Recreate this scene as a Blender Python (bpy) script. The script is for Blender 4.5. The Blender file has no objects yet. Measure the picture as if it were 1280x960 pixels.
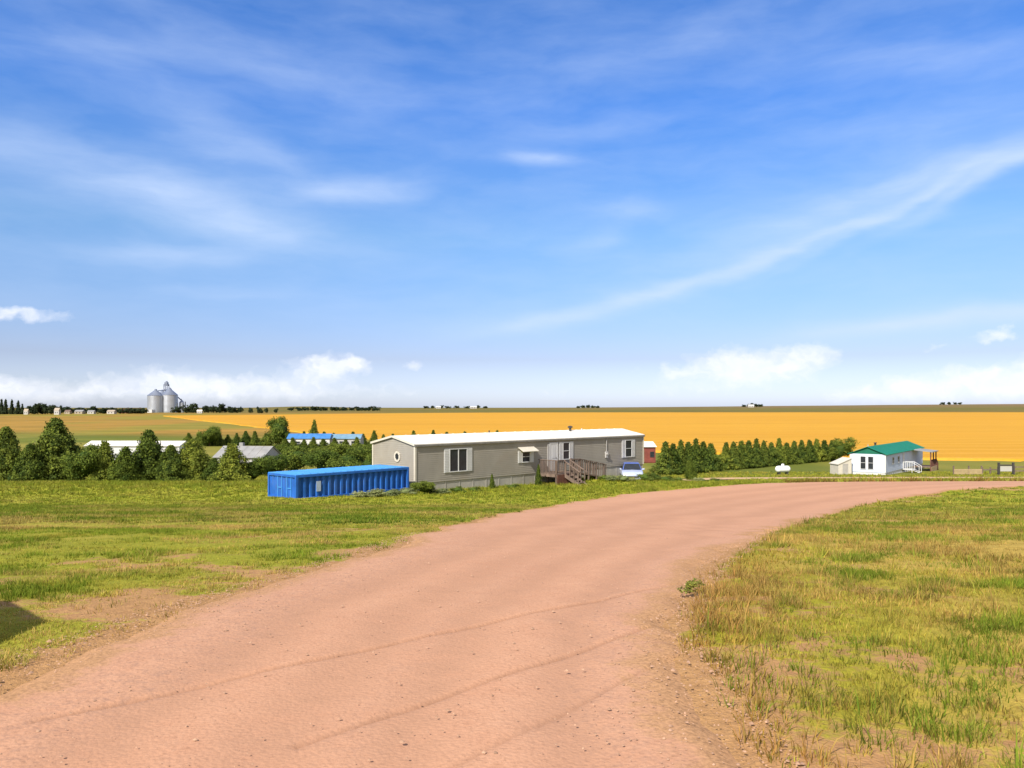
import bpy, math, random
import numpy as np
from mathutils import Vector

R = math.radians
rng = np.random.default_rng(7)
random.seed(7)
sc = bpy.context.scene
col = sc.collection
EYE = 1.65
F = 960.0          # focal length in pixels of the 1280 wide photograph

# ------------------------------------------------------------------ helpers
def tag(o, label=None, cat=None, group=None, kind=None):
    if label: o['label'] = label
    if cat: o['category'] = cat
    if group: o['group'] = group
    if kind: o['kind'] = kind
    return o

def empty(name, loc, rz=0, label=None, cat=None, group=None):
    o = bpy.data.objects.new(name, None)
    col.objects.link(o)
    o.location = loc
    o.rotation_euler = (0, 0, rz)
    o.empty_display_size = .3
    return tag(o, label, cat, group)

def copy_tree(o, parent=None):
    c = o.copy(); col.objects.link(c)
    if parent: c.parent = parent
    for ch in list(o.children):
        copy_tree(ch, c)
    return c

def fast_mesh(name, verts, faces_flat, loop_totals, mat, parent=None, colors=None, smooth=False, attrs=None):
    """numpy verts (n,3), flat vertex indices, loops per face"""
    me = bpy.data.meshes.new(name)
    v = np.asarray(verts, np.float32)
    f = np.asarray(faces_flat, np.int32)
    lt = np.asarray(loop_totals, np.int32)
    me.vertices.add(len(v)); me.vertices.foreach_set('co', v.ravel())
    me.loops.add(len(f)); me.loops.foreach_set('vertex_index', f)
    me.polygons.add(len(lt))
    ls = np.concatenate(([0], np.cumsum(lt)[:-1])).astype(np.int32)
    me.polygons.foreach_set('loop_start', ls)
    try:
        me.polygons.foreach_set('loop_total', lt)
    except Exception:
        pass
    if smooth:
        me.polygons.foreach_set('use_smooth', np.ones(len(lt), bool))
    me.update(calc_edges=True)
    if colors is not None:
        a = me.color_attributes.new('Col', 'FLOAT_COLOR', 'POINT')
        c = np.ones((len(v), 4), np.float32); c[:, :3] = colors
        a.data.foreach_set('color', c.ravel())
    if attrs:
        for k, val in attrs.items():
            a = me.attributes.new(k, 'FLOAT', 'POINT')
            a.data.foreach_set('value', np.asarray(val, np.float32))
    me.validate()
    o = bpy.data.objects.new(name, me)
    col.objects.link(o)
    if mat: me.materials.append(mat)
    if parent: o.parent = parent
    return o

class MB:
    def __init__(s): s.v = []; s.f = []
    def add(s, vs, fs):
        b = len(s.v); s.v += [tuple(p) for p in vs]; s.f += [tuple(i + b for i in f) for f in fs]
        return s
    def box(s, x0, x1, y0, y1, z0, z1):
        return s.add([(x0,y0,z0),(x1,y0,z0),(x1,y1,z0),(x0,y1,z0),(x0,y0,z1),(x1,y0,z1),(x1,y1,z1),(x0,y1,z1)],
              [(0,3,2,1),(4,5,6,7),(0,1,5,4),(1,2,6,5),(2,3,7,6),(3,0,4,7)])
    def hexa(s, p):       # 8 points, bottom ring then top ring
        return s.add(p, [(0,3,2,1),(4,5,6,7),(0,1,5,4),(1,2,6,5),(2,3,7,6),(3,0,4,7)])
    def bar(s, a, b, w, h=None, up=(0,0,1)):
        a, b, up = Vector(a), Vector(b), Vector(up)
        h = h or w
        d = (b - a).normalized()
        if abs(d.dot(up)) > .95: up = Vector((1, 0, 0))
        r = d.cross(up).normalized() * w / 2
        u = r.cross(d).normalized() * h / 2
        return s.hexa([a-r-u, a+r-u, a+r+u, a-r+u, b-r-u, b+r-u, b+r+u, b-r+u])
    def prism(s, poly, fn):   # poly of 2D points -> fn(u,v,0/1) gives two ends
        n = len(poly)
        vs = [fn(u, v, 0) for u, v in poly] + [fn(u, v, 1) for u, v in poly]
        fs = [tuple(range(n))[::-1], tuple(range(n, 2*n))] + [(i, (i+1) % n, n+(i+1) % n, n+i) for i in range(n)]
        return s.add(vs, fs)
    def lathe(s, prof, n=16, c=(0,0,0), axis='z', cap=True):
        vs = []; fs = []
        for r, z in prof:
            for k in range(n):
                a = 2*math.pi*k/n
                x, y = r*math.cos(a), r*math.sin(a)
                p = (x, y, z) if axis == 'z' else ((z, x, y) if axis == 'x' else (x, z, y))
                vs.append((p[0]+c[0], p[1]+c[1], p[2]+c[2]))
        for i in range(len(prof)-1):
            for k in range(n):
                fs.append((i*n+k, i*n+(k+1) % n, (i+1)*n+(k+1) % n, (i+1)*n+k))
        if cap:
            fs.append(tuple(range(n))[::-1]); fs.append(tuple((len(prof)-1)*n+k for k in range(n)))
        return s.add(vs, fs)
    def tube(s, pts, r, n=8):
        for a, b in zip(pts[:-1], pts[1:]):
            a, b = Vector(a), Vector(b); d = (b-a).normalized()
            up = Vector((0,0,1)) if abs(d.z) < .9 else Vector((1,0,0))
            x = d.cross(up).normalized(); y = d.cross(x)
            vs = [a + (x*math.cos(t)+y*math.sin(t))*r for t in [2*math.pi*k/n for k in range(n)]]
            vs += [b + (x*math.cos(t)+y*math.sin(t))*r for t in [2*math.pi*k/n for k in range(n)]]
            s.add(vs, [(k, (k+1) % n, n+(k+1) % n, n+k) for k in range(n)] + [tuple(range(n))[::-1], tuple(range(n, 2*n))])
        return s
    def build(s, name, mat, parent=None, bevel=0, smooth=False):
        me = bpy.data.meshes.new(name)
        me.from_pydata(s.v, [], s.f)
        import bmesh
        bm = bmesh.new(); bm.from_mesh(me)
        bmesh.ops.recalc_face_normals(bm, faces=bm.faces)
        bm.to_mesh(me); bm.free()
        if smooth:
            me.polygons.foreach_set('use_smooth', np.ones(len(me.polygons), bool))
        o = bpy.data.objects.new(name, me)
        col.objects.link(o)
        me.materials.append(mat)
        if parent: o.parent = parent
        if bevel:
            m = o.modifiers.new('Bevel', 'BEVEL'); m.width = bevel; m.segments = 2; m.limit_method = 'ANGLE'
        return o

# --------------------------------------------------------- numpy value noise
def _hash(ix, iy, seed):
    h = (ix.astype(np.int64)*374761393 + iy.astype(np.int64)*668265263 + seed*974634777) & 0xffffffff
    h = ((h ^ (h >> 13))*1274126177) & 0xffffffff
    return ((h ^ (h >> 16)) & 0xffff)/65535.0
def vnoise(x, y, seed=0):
    ix, iy = np.floor(x), np.floor(y); fx, fy = x-ix, y-iy
    fx = fx*fx*(3-2*fx); fy = fy*fy*(3-2*fy)
    a = _hash(ix, iy, seed); b = _hash(ix+1, iy, seed); c = _hash(ix, iy+1, seed); d = _hash(ix+1, iy+1, seed)
    return (a*(1-fx)+b*fx)*(1-fy)+(c*(1-fx)+d*fx)*fy
def fbm(x, y, seed=0, oct=4):
    s = 0; a = .5; t = 0
    for o in range(oct):
        s = s + a*vnoise(x*2**o+17.3*o, y*2**o-9.1*o, seed+o); t += a; a *= .55
    return s/t
def sstep(a, b, x):
    t = np.clip((x-a)/(b-a), 0, 1); return t*t*(3-2*t)

# ------------------------------------------------------------------- terrain
TY = np.array([-400,-60,-20, 0, 5, 10, 20, 34, 44, 55, 70, 85, 96, 130, 190, 250, 400, 700, 850, 1500, 2500, 3400, 3900, 4600, 6000], float)
TZ = np.array([-1.2,-1.3,-1.5,-1.65,-1.74,-2.06,-3.0,-4.38,-5.12,-5.55,-6.65,-7.7,-8.4,-9.2,-9.35,-9.3,-8.5,-5.6,-4.9,-3.6,-1.2,2,2.2,-8,-60], float)
def pchip(xq):
    h = np.diff(TY); dl = np.diff(TZ)/h
    m = np.zeros_like(TY); m[0] = dl[0]; m[-1] = dl[-1]
    for i in range(1, len(TY)-1):
        if dl[i-1]*dl[i] > 0:
            w1 = 2*h[i]+h[i-1]; w2 = h[i]+2*h[i-1]
            m[i] = (w1+w2)/(w1/dl[i-1]+w2/dl[i])
    xq = np.clip(xq, TY[0], TY[-1])
    i = np.clip(np.searchsorted(TY, xq)-1, 0, len(TY)-2)
    t = (xq-TY[i])/h[i]
    return (TZ[i]*(1+2*t)*(1-t)**2 + h[i]*m[i]*t*(1-t)**2 + TZ[i+1]*t*t*(3-2*t) + h[i]*m[i+1]*t*t*(t-1))
def terr(x, y):
    """terrain height in world z (camera eye at EYE)"""
    x = np.asarray(x, float); y = np.asarray(y, float)
    yy = y + 2.0*(vnoise(x/55, y/55, 3)-.5)*sstep(120, 300, np.abs(y)+np.abs(x))
    z = pchip(yy)
    z = z + .42*np.exp(-(((x-7.0)/4.5)**2+((y-60.0)/4.0)**2))          # pad beside the home
    z = z + .18*sstep(-6, -16, x)*np.exp(-((y-52)/9)**2)               # low crest on the left
    z = z + .10*np.exp(-(((x+9)/6)**2+((y-43)/6)**2))
    z = z + .22*sstep(1.5, 7, x-.42*y)*sstep(30, 6, y)*sstep(-12, 2, y)   # right bank slightly raised
    far = sstep(1400, 3300, y)*sstep(4600, 3800, y)
    az = x/np.maximum(y, 1)
    z = z + far*(17*sstep(-.02, .75, az) + 6.0*np.exp(-((az+.27)/.05)**2) + 1.6*(fbm(az*9, y*0+2.2, 5, 3)-.5) - 1.0)
    return z + EYE
def T(x, y): return float(terr(np.array([x]), np.array([y]))[0])
def P(px, py, Y):
    return Vector(((px-640)/F*Y, Y, EYE-(py-510)/F*Y))
def X(px, Y): return (px-640)/F*Y

# ---------------------------------------------------------------- road edges
def cr(pts, n=8):
    pts = [np.array(p, float) for p in pts]
    pts = [2*pts[0]-pts[1]] + pts + [2*pts[-1]-pts[-2]]
    out = []
    for i in range(1, len(pts)-2):
        for k in range(n):
            t = k/n
            p0, p1, p2, p3 = pts[i-1:i+3]
            out.append(.5*((2*p1)+(-p0+p2)*t+(2*p0-5*p1+4*p2-p3)*t*t+(-p0+3*p1-3*p2+p3)*t**3))
    out.append(pts[-2])
    return np.array(out)
LEFT = cr([(-5.6,-26),(-4.4,-12),(-3.7,0),(-3.3,5.2),(-3.0,7.3),(-2.5,9.8),(-2.15,13),(-1.5,18.5),(0.1,29),(2.6,37.5),(5.8,45),(10.2,50),(14.8,54.4),(24.7,63.5),(36,67.5),(50,69.5),(70,70),(110,68)])
RIGHT = cr([(0.6,-26),(1.0,-12),(1.15,0),(1.3,5.2),(1.45,6.3),(2.15,8.6),(3.5,11.8),(5.2,15.5),(7.5,20),(12.5,29),(16.5,36),(23,44.2),(29.7,50.5),(37.5,54.5),(48,57.5),(58,58.8),(80,59),(112,57)])
def seg_dist(x, y, poly):
    d = np.full(x.shape, 1e9)
    for (ax, ay), (bx, by) in zip(poly[:-1], poly[1:]):
        vx, vy = bx-ax, by-ay
        t = np.clip(((x-ax)*vx+(y-ay)*vy)/(vx*vx+vy*vy), 0, 1)
        d = np.minimum(d, np.hypot(x-ax-t*vx, y-ay-t*vy))
    return d
def inside(x, y, poly):
    c = np.zeros(x.shape, bool)
    n = len(poly)
    for i in range(n):
        (ax, ay), (bx, by) = poly[i], poly[(i+1) % n]
        k = ((ay > y) != (by > y)) & (x < (bx-ax)*(y-ay)/((by-ay) if by != ay else 1e-9)+ax)
        c ^= k
    return c
ROADPOLY = np.vstack([LEFT, RIGHT[::-1]])
def road_sdf(x, y):
    """negative inside the road; second value: 1 on the right-hand bank side"""
    dl = seg_dist(x, y, LEFT); dr = seg_dist(x, y, RIGHT)
    ins = inside(x, y, ROADPOLY)
    d = np.minimum(dl, dr)
    return np.where(ins, -d, d), (dr < dl)
LANE = cr([(14,68),(20,78),(28,82.5),(45,84.5),(60,85),(80,85.5),(130,86)])
def lane_d(x, y): return seg_dist(x, y, LANE)

# ----------------------------------------------------------------- materials
def new_mat(name):
    m = bpy.data.materials.new(name); m.use_nodes = True
    nt = m.node_tree
    b = nt.nodes['Principled BSDF']
    b.inputs['Specular IOR Level'].default_value = .25
    return m, nt, b
def N(nt, t, **kw):
    n = nt.nodes.new(t)
    for k, v in kw.items(): setattr(n, k, v)
    return n
def noise(nt, vec, scale, detail=4, rough=.55, dist=0):
    n = N(nt, 'ShaderNodeTexNoise')
    n.inputs['Scale'].default_value = scale; n.inputs['Detail'].default_value = detail
    n.inputs['Roughness'].default_value = rough; n.inputs['Distortion'].default_value = dist
    if vec is not None: nt.links.new(vec, n.inputs['Vector'])
    return n.outputs['Fac']
def mapr(nt, val, a, b, c=0., d=1., smooth=False):
    n = N(nt, 'ShaderNodeMapRange')
    if smooth: n.interpolation_type = 'SMOOTHSTEP'
    nt.links.new(val, n.inputs[0])
    for i, v in zip((1,2,3,4), (a,b,c,d)): n.inputs[i].default_value = v
    return n.outputs[0]
def mix(nt, fac, a, b, mode='MIX'):
    n = N(nt, 'ShaderNodeMix', data_type='RGBA', blend_type=mode)
    for s, v in ((n.inputs[0], fac), (n.inputs[6], a), (n.inputs[7], b)):
        if isinstance(v, (int, float)): s.default_value = v
        elif isinstance(v, tuple): s.default_value = (*v, 1)
        else: nt.links.new(v, s)
    return n.outputs[2]
def math_(nt, op, a, b=None, c=None):
    n = N(nt, 'ShaderNodeMath', operation=op)
    for i, v in enumerate((a, b, c)):
        if v is None: continue
        if isinstance(v, (int, float)): n.inputs[i].default_value = v
        else: nt.links.new(v, n.inputs[i])
    return n.outputs[0]
def coord(nt, which='Object'):
    return N(nt, 'ShaderNodeTexCoord').outputs[which]
def position(nt): return N(nt, 'ShaderNodeNewGeometry').outputs['Position']
def scaled(nt, vec, s):
    n = N(nt, 'ShaderNodeVectorMath', operation='MULTIPLY'); nt.links.new(vec, n.inputs[0]); n.inputs[1].default_value = s
    return n.outputs[0]
def bump(nt, b, h, strength=.3, dist=.02):
    n = N(nt, 'ShaderNodeBump'); n.inputs['Strength'].default_value = strength; n.inputs['Distance'].default_value = dist
    nt.links.new(h, n.inputs['Height']); nt.links.new(n.outputs[0], b.inputs['Normal'])

def simple(name, c, rough=.6, metal=0, var=.25, scale=3., spec=.25, bumps=0, stretch=(1,1,1), dirt=None):
    """base colour with blotchy natural variation, optional low dirt colour patches"""
    m, nt, b = new_mat(name)
    v = scaled(nt, coord(nt), stretch)
    f = noise(nt, v, scale, 6, .65)
    lo = tuple(x*(1-var) for x in c); hi = tuple(min(1, x*(1+var*.6)) for x in c)
    cc = mix(nt, mapr(nt, f, .3, .7), lo, hi)
    if dirt:
        g = noise(nt, v, scale*.45, 5, .7, .6)
        cc = mix(nt, mapr(nt, g, .52, .72, 0, .7), cc, dirt)
    nt.links.new(cc, b.inputs['Base Color'])
    b.inputs['Roughness'].default_value = rough; b.inputs['Metallic'].default_value = metal
    b.inputs['Specular IOR Level'].default_value = spec
    if bumps: bump(nt, b, noise(nt, v, scale*6, 3), bumps, .01)
    return m

M = {}
M['siding'] = simple('grey_siding', (.30,.272,.228), .6, var=.12, scale=.9, dirt=(.28,.24,.19))
M['siding_gable'] = M['siding']
M['skirt'] = simple('pale_skirting', (.37,.345,.31), .65, var=.2, scale=1.2, dirt=(.28,.25,.21))
M['white_metal_roof'] = simple('white_coated_roof', (.78,.74,.66), .55, var=.1, scale=.8, stretch=(.4,2,1), dirt=(.60,.55,.46))
M['white'] = simple('white_paint', (.58,.57,.56), .5, var=.08, scale=2)
M['white_wall'] = simple('white_vinyl', (.52,.57,.70), .55, var=.08, scale=1)
M['trim'] = simple('cream_trim', (.56,.51,.42), .5, var=.1)
M['glass'] = simple('dark_window_glass', (.03,.034,.04), .12, var=.3, scale=2, spec=.22)
M['dark'] = simple('dark_metal', (.06,.055,.05), .5, var=.3)
M['wood'] = simple('weathered_wood', (.19,.135,.105), .8, var=.45, scale=3, stretch=(1,1,.3), bumps=.3, dirt=(.09,.055,.045))
M['red_wood'] = simple('red_brown_wood', (.14,.062,.045), .8, var=.4, scale=3, bumps=.2)
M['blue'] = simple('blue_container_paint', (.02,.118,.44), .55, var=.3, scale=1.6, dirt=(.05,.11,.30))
M['blue_top'] = simple('light_blue_roof_paint', (.07,.30,.66), .5, var=.15, scale=1.0, dirt=(.07,.24,.52))  # lighter blue for the container's top and locking bars
M['green_roof'] = simple('green_metal_roof', (.008,.17,.095), .5, var=.2, scale=1)
M['green_gable'] = simple('green_gable_paint', (.008,.13,.075), .6, var=.2, scale=1)
M['blue_roof'] = simple('blue_metal_roof', (.06,.20,.46), .5, var=.2, scale=.7)
M['teal_roof'] = simple('pale_teal_metal_roof', (.17,.29,.38), .5, var=.2, scale=.7)
M['grey_roof'] = simple('grey_roof', (.27,.265,.26), .7, var=.2, scale=.8, dirt=(.28,.26,.24))
M['grey_wall'] = simple('grey_wall', (.42,.40,.38), .7, var=.15)
M['barn_red'] = simple('barn_red_paint', (.22,.06,.045), .75, var=.3, scale=1)
M['brick'] = simple('dark_brick', (.22,.09,.06), .8, var=.3, scale=.5)
M['tan_panel'] = simple('tan_board', (.40,.29,.16), .75, var=.2)
M['tank'] = simple('white_tank_paint', (.80,.80,.78), .35, var=.06)
M['galv'] = simple('galvanised_steel', (.46,.48,.52), .42, metal=.55, var=.25, scale=.09, stretch=(1,1,.3))
M['galv_roof'] = simple('galvanised_roof', (.24,.27,.34), .45, metal=.5, var=.2, scale=.1)
M['bark'] = simple('bark', (.10,.065,.04), .9, var=.5, scale=6, bumps=.5)
M['tyre'] = simple('tyre_rubber', (.02,.02,.02), .8, var=.2)
M['rim'] = simple('alloy_rim', (.5,.5,.52), .35, metal=.8, var=.1)
M['car'] = simple('silver_car_paint', (.45,.50,.66), .25, metal=.1, var=.04, spec=.5)
M['car_roof'] = simple('blue_car_paint', (.11,.17,.50), .25, metal=.1, var=.04, spec=.5)
M['lens'] = simple('headlight_lens', (.75,.75,.72), .1, var=.05, spec=.5)
M['house_tan'] = simple('tan_farmhouse_wall', (.36,.30,.23), .7, var=.1, scale=.4)
M['house_white'] = simple('white_farmhouse_wall', (.46,.44,.41), .7, var=.1, scale=.4)
M['house_roof'] = simple('farmhouse_shingles', (.16,.11,.09), .8, var=.3, scale=.4)

def leaf_mat(name, transl=.25):
    m, nt, b = new_mat(name)
    a = N(nt, 'ShaderNodeAttribute', attribute_name='Col')
    b.inputs['Roughness'].default_value = .75; b.inputs['Specular IOR Level'].default_value = .12
    oi = N(nt, 'ShaderNodeObjectInfo')
    hsv = N(nt, 'ShaderNodeHueSaturation')
    nt.links.new(a.outputs['Color'], hsv.inputs['Color'])
    nt.links.new(mapr(nt, oi.outputs['Random'], 0, 1, .485, .513), hsv.inputs['Hue'])
    nt.links.new(mapr(nt, oi.outputs['Random'], 0, 1, 1.22, .80), hsv.inputs['Value'])
    nt.links.new(hsv.outputs[0], b.inputs['Base Color'])
    t = N(nt, 'ShaderNodeBsdfTranslucent'); nt.links.new(hsv.outputs[0], t.inputs['Color'])
    ms = N(nt, 'ShaderNodeMixShader'); ms.inputs[0].default_value = transl
    nt.links.new(b.outputs[0], ms.inputs[1]); nt.links.new(t.outputs[0], ms.inputs[2])
    nt.links.new(ms.outputs[0], nt.nodes['Material Output'].inputs['Surface'])
    return m
M['leaf'] = leaf_mat('conifer_foliage', .3)
M['grass'] = leaf_mat('grass_blades', .35)

# ground: vertex tint (what grows where) x fine noise, bare soil by 'cover'
def ground_mat():
    m, nt, b = new_mat('prairie_ground')
    p = position(nt)
    tint = N(nt, 'ShaderNodeAttribute', attribute_name='Col').outputs['Color']
    cov = N(nt, 'ShaderNodeAttribute', attribute_name='cover').outputs['Fac']
    dist = N(nt, 'ShaderNodeAttribute', attribute_name='far').outputs['Fac']
    n1 = noise(nt, p, 1.7, 6, .7); n2 = noise(nt, p, 9, 5, .7); n3 = noise(nt, p, 45, 3, .6)
    soil = mix(nt, mapr(nt, n2, .3, .7), (.32,.17,.07), (.50,.28,.115))
    soil = mix(nt, mapr(nt, n3, .35, .7), mix(nt, .5, soil, (.30,.17,.09)), soil)
    edge = math_(nt, 'ADD', cov, math_(nt, 'MULTIPLY', math_(nt, 'SUBTRACT', math_(nt, 'ADD', n1, n2), 1.0), .9))
    f = mapr(nt, edge, .32, .62, 0, 1, True)
    g = mix(nt, 1.0, tint, mix(nt, mapr(nt, n2, .3, .7), (.70,.74,.62), (1.25,1.18,1.1)), 'MULTIPLY')
    near = mix(nt, f, soil, g)
    # far: stripes drawn out along the contours, big patches
    n4 = noise(nt, scaled(nt, p, (.006,.03,.0)), 1.0, 6, .65)
    n5 = noise(nt, scaled(nt, p, (.03,.10,.0)), 1.0, 6, .7)
    fr = mix(nt, 1.0, tint, mix(nt, mapr(nt, n4, .3, .7), (.72,.78,.75), (1.25,1.15,1.05)), 'MULTIPLY')
    fr = mix(nt, 1.0, fr, mix(nt, mapr(nt, n5, .3, .7), (.72,.78,.72), (1.22,1.15,1.1)), 'MULTIPLY')
    nt.links.new(mix(nt, dist, near, fr), b.inputs['Base Color'])
    b.inputs['Roughness'].default_value = .95; b.inputs['Specular IOR Level'].default_value = .05
    bump(nt, b, math_(nt, 'ADD', math_(nt, 'MULTIPLY', n2, 2.0), n3), .5, .03)
    return m
def road_mat(name, ca, cb, cc, edgecol=None):
    m, nt, b = new_mat(name)
    p = position(nt)
    n1 = noise(nt, p, .55, 5, .6, .4); n2 = noise(nt, p, 5, 6, .72); n3 = noise(nt, p, 34, 4, .7)
    v = N(nt, 'ShaderNodeTexVoronoi'); v.inputs['Scale'].default_value = 38; nt.links.new(p, v.inputs['Vector'])
    c = mix(nt, mapr(nt, n1, .3, .7), ca, cb)
    c = mix(nt, mapr(nt, n2, .35, .72, 0, .75), c, cc)
    c = mix(nt, mapr(nt, n3, .50, .74, 0, .62), c, tuple(x*.6 for x in ca))
    c = mix(nt, mapr(nt, v.outputs['Distance'], .05, .22, .35, 0), c, (.66,.42,.28))
    tr = N(nt, 'ShaderNodeAttribute', attribute_name='track').outputs['Fac']
    tn = math_(nt, 'MULTIPLY', tr, mapr(nt, n2, .25, .6))
    c = mix(nt, tn, c, tuple(x*.80 for x in cb))
    bd = N(nt, 'ShaderNodeAttribute', attribute_name='band').outputs['Fac']
    n6 = noise(nt, p, 16, 5, .75)
    c = mix(nt, math_(nt, 'MULTIPLY', bd, mapr(nt, n6, .46, .66, 0, .5)), c, (.29,.175,.13))
    c = mix(nt, mapr(nt, n6, .56, .70, 0, .20), c, (.30,.17,.12))
    ru = N(nt, 'ShaderNodeAttribute', attribute_name='wire_shadow').outputs['Fac']
    c = mix(nt, math_(nt, 'MULTIPLY', ru, mapr(nt, n2, .2, .6, .35, .9)), c, tuple(x*.60 for x in ca))  # darkens the road colour along the wire shadow lines
    if edgecol:
        ed = N(nt, 'ShaderNodeAttribute', attribute_name='edge').outputs['Fac']
        e2 = mapr(nt, math_(nt, 'ADD', ed, math_(nt, 'MULTIPLY', math_(nt, 'SUBTRACT', n2, .5), 1.3)), .35, .8, 0, .9, True)
        c = mix(nt, e2, c, mix(nt, mapr(nt, n3, .4, .65), edgecol, tuple(x*.62 for x in edgecol)))
    nt.links.new(c, b.inputs['Base Color'])
    b.inputs['Roughness'].default_value = .95; b.inputs['Specular IOR Level'].default_value = .05
    bump(nt, b, math_(nt, 'ADD', math_(nt, 'MULTIPLY', n2, 1.2), math_(nt, 'ADD', n3, math_(nt, 'MULTIPLY', v.outputs['Distance'], -.7))), .26, .016)
    return m
M['ground'] = ground_mat()
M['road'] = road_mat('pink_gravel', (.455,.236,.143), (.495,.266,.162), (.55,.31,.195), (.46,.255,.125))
M['lane'] = road_mat('pale_dirt', (.46,.29,.15), (.54,.35,.19), (.58,.40,.24))
def wheat_mat():
    m, nt, b = new_mat('ripe_wheat')
    p = position(nt)
    n1 = noise(nt, scaled(nt, p, (.004,.022,0)), 1, 6, .7); n2 = noise(nt, scaled(nt, p, (.05,.25,0)), 1, 6, .7); n3 = noise(nt, p, 1.5, 3, .7)
    w = N(nt, 'ShaderNodeTexWave', wave_type='BANDS', bands_direction='Y'); w.inputs['Scale'].default_value = .022; w.inputs['Distortion'].default_value = 2.2
    w.inputs['Detail Scale'].default_value = .4
    nt.links.new(p, w.inputs['Vector'])
    c = mix(nt, mapr(nt, n1, .3, .7), (.46,.225,.016), (.62,.335,.030))
    c = mix(nt, mapr(nt, n2, .35, .7, 0, .6), c, (.45,.215,.024))
    c = mix(nt, mapr(nt, w.outputs['Fac'], .55, .95, 0, .5), c, (.60,.33,.055))
    c = mix(nt, mapr(nt, n3, .45, .7, 0, .35), c, (.36,.17,.015))
    n4 = noise(nt, scaled(nt, p, (.0025,.011,0)), 1, 3, .6)
    c = mix(nt, mapr(nt, n4, .50, .66, 0, .45), c, (.49,.225,.018))
    nt.links.new(c, b.inputs['Base Color'])
    b.inputs['Roughness'].default_value = .9; b.inputs['Specular IOR Level'].default_value = .08
    bump(nt, b, n3, .5, .3)
    return m
M['wheat'] = wheat_mat()
M['pebble'] = simple('pebbles', (.42,.25,.16), .9, var=.5, scale=20)

# -------------------------------------------------------------------- ground
def cover_fn(x, y, sdf, right):
    big = fbm(x/1.9, y/1.5, 21, 4); small = fbm(x/.55, y/.5, 31, 3)
    base = np.where(right, .62+.10*np.clip(sdf, 0, 3), .52+.11*np.clip(sdf, 0, 5)+.016*np.clip(y-9, 0, 30))
    c = base + (big-.5)*1.5 + (small-.5)*.9
    c = np.where(sdf < .05, np.minimum(c, .12), c)
    return np.clip(c, 0, 1.1)
def zone_col(x, y):
    """base colour of what covers the ground"""
    n = fbm(x/7, y/7, 41, 4); n2 = fbm(x/40, y/60, 43, 4)
    right = (x-.5*y > -2) & (y < 62)
    c = np.zeros(x.shape+(3,))
    def lerp(a, b, t): return np.asarray(a)*(1-t[..., None])+np.asarray(b)*t[..., None]
    left = lerp((.25,.245,.030), (.35,.285,.055), sstep(.35, .65, n))
    left = lerp(left, (.29,.31,.024), sstep(26, 46, y)*.7)
    rgt = lerp((.27,.25,.026), (.40,.28,.07), sstep(.38, .62, n))
    rgt = lerp(rgt, (.28,.30,.026), sstep(20, 40, y)*.75)
    c = np.where(right[..., None], rgt, left)
    valley = lerp((.125,.145,.028), (.22,.20,.045), sstep(.4, .62, n2))
    c = lerp(c, valley, sstep(62, 80, y))
    tan = lerp((.30,.185,.045), (.24,.20,.042), sstep(.42, .6, n2))
    c = lerp(c, tan, sstep(195, 245, y+.35*x))
    olive = lerp((.185,.135,.04), (.135,.125,.035), sstep(.42, .58, fbm(x/300, y/120, 47, 3)))
    c = lerp(c, olive, sstep(690, 900, y - .05*x))
    brown = lerp((.20,.13,.07), (.17,.14,.06), sstep(.4, .6, n2))
    c = lerp(c, brown, sstep(1700, 2600, y)*sstep(-.1, .35, x/np.maximum(y, 1)))
    return c
def grid_axis(a, lim, n):
    b = math.asinh(lim/a)
    return a*np.sinh(np.linspace(-b, b, n))
def build_ground():
    xs = grid_axis(7.0, 6500, 460)
    b0, b1 = math.asinh(-400/5.0), math.asinh(6000/5.0)
    ys = 9.0+5.0*np.sinh(np.linspace(b0, b1, 480))
    Xg, Yg = np.meshgrid(xs, ys)
    x, y = Xg.ravel(), Yg.ravel()
    z = terr(x, y)
    sdf = np.full(x.shape, 99.); right = np.zeros(x.shape, bool)
    k = (np.abs(x) < 130) & (y > -40) & (y < 110)
    s, r = road_sdf(x[k], y[k]); sdf[k] = s; right[k] = r
    ld = np.full(x.shape, 99.); ld[k] = lane_d(x[k], y[k])
    z = z + .10*(fbm(x/1.1, y/1.1, 51, 4)-.5)*sstep(.1, 1.5, sdf)*sstep(60, 20, np.hypot(x, y))
    z = z - .04*sstep(.1, -.3, sdf) - .07*sstep(4.6, 3.6, ld)
    cov = cover_fn(x, y, sdf, right)
    cov = np.where(y > 62, np.maximum(cov, .9), cov)
    c = zone_col(x, y)
    ny, nx = Xg.shape
    i = np.arange(ny-1)[:, None]*nx+np.arange(nx-1)[None, :]
    f = np.stack([i, i+1, i+nx+1, i+nx], -1).reshape(-1)
    o = fast_mesh('ground', np.stack([x, y, z], 1), f, np.full((ny-1)*(nx-1), 4), M['ground'], colors=c, smooth=True,
                  attrs={'cover': cov, 'far': sstep(90, 240, np.hypot(x, y))})
    tag(o, 'rolling prairie ground of patchy grass and bare tan soil', 'ground', kind='structure')
build_ground()

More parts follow.
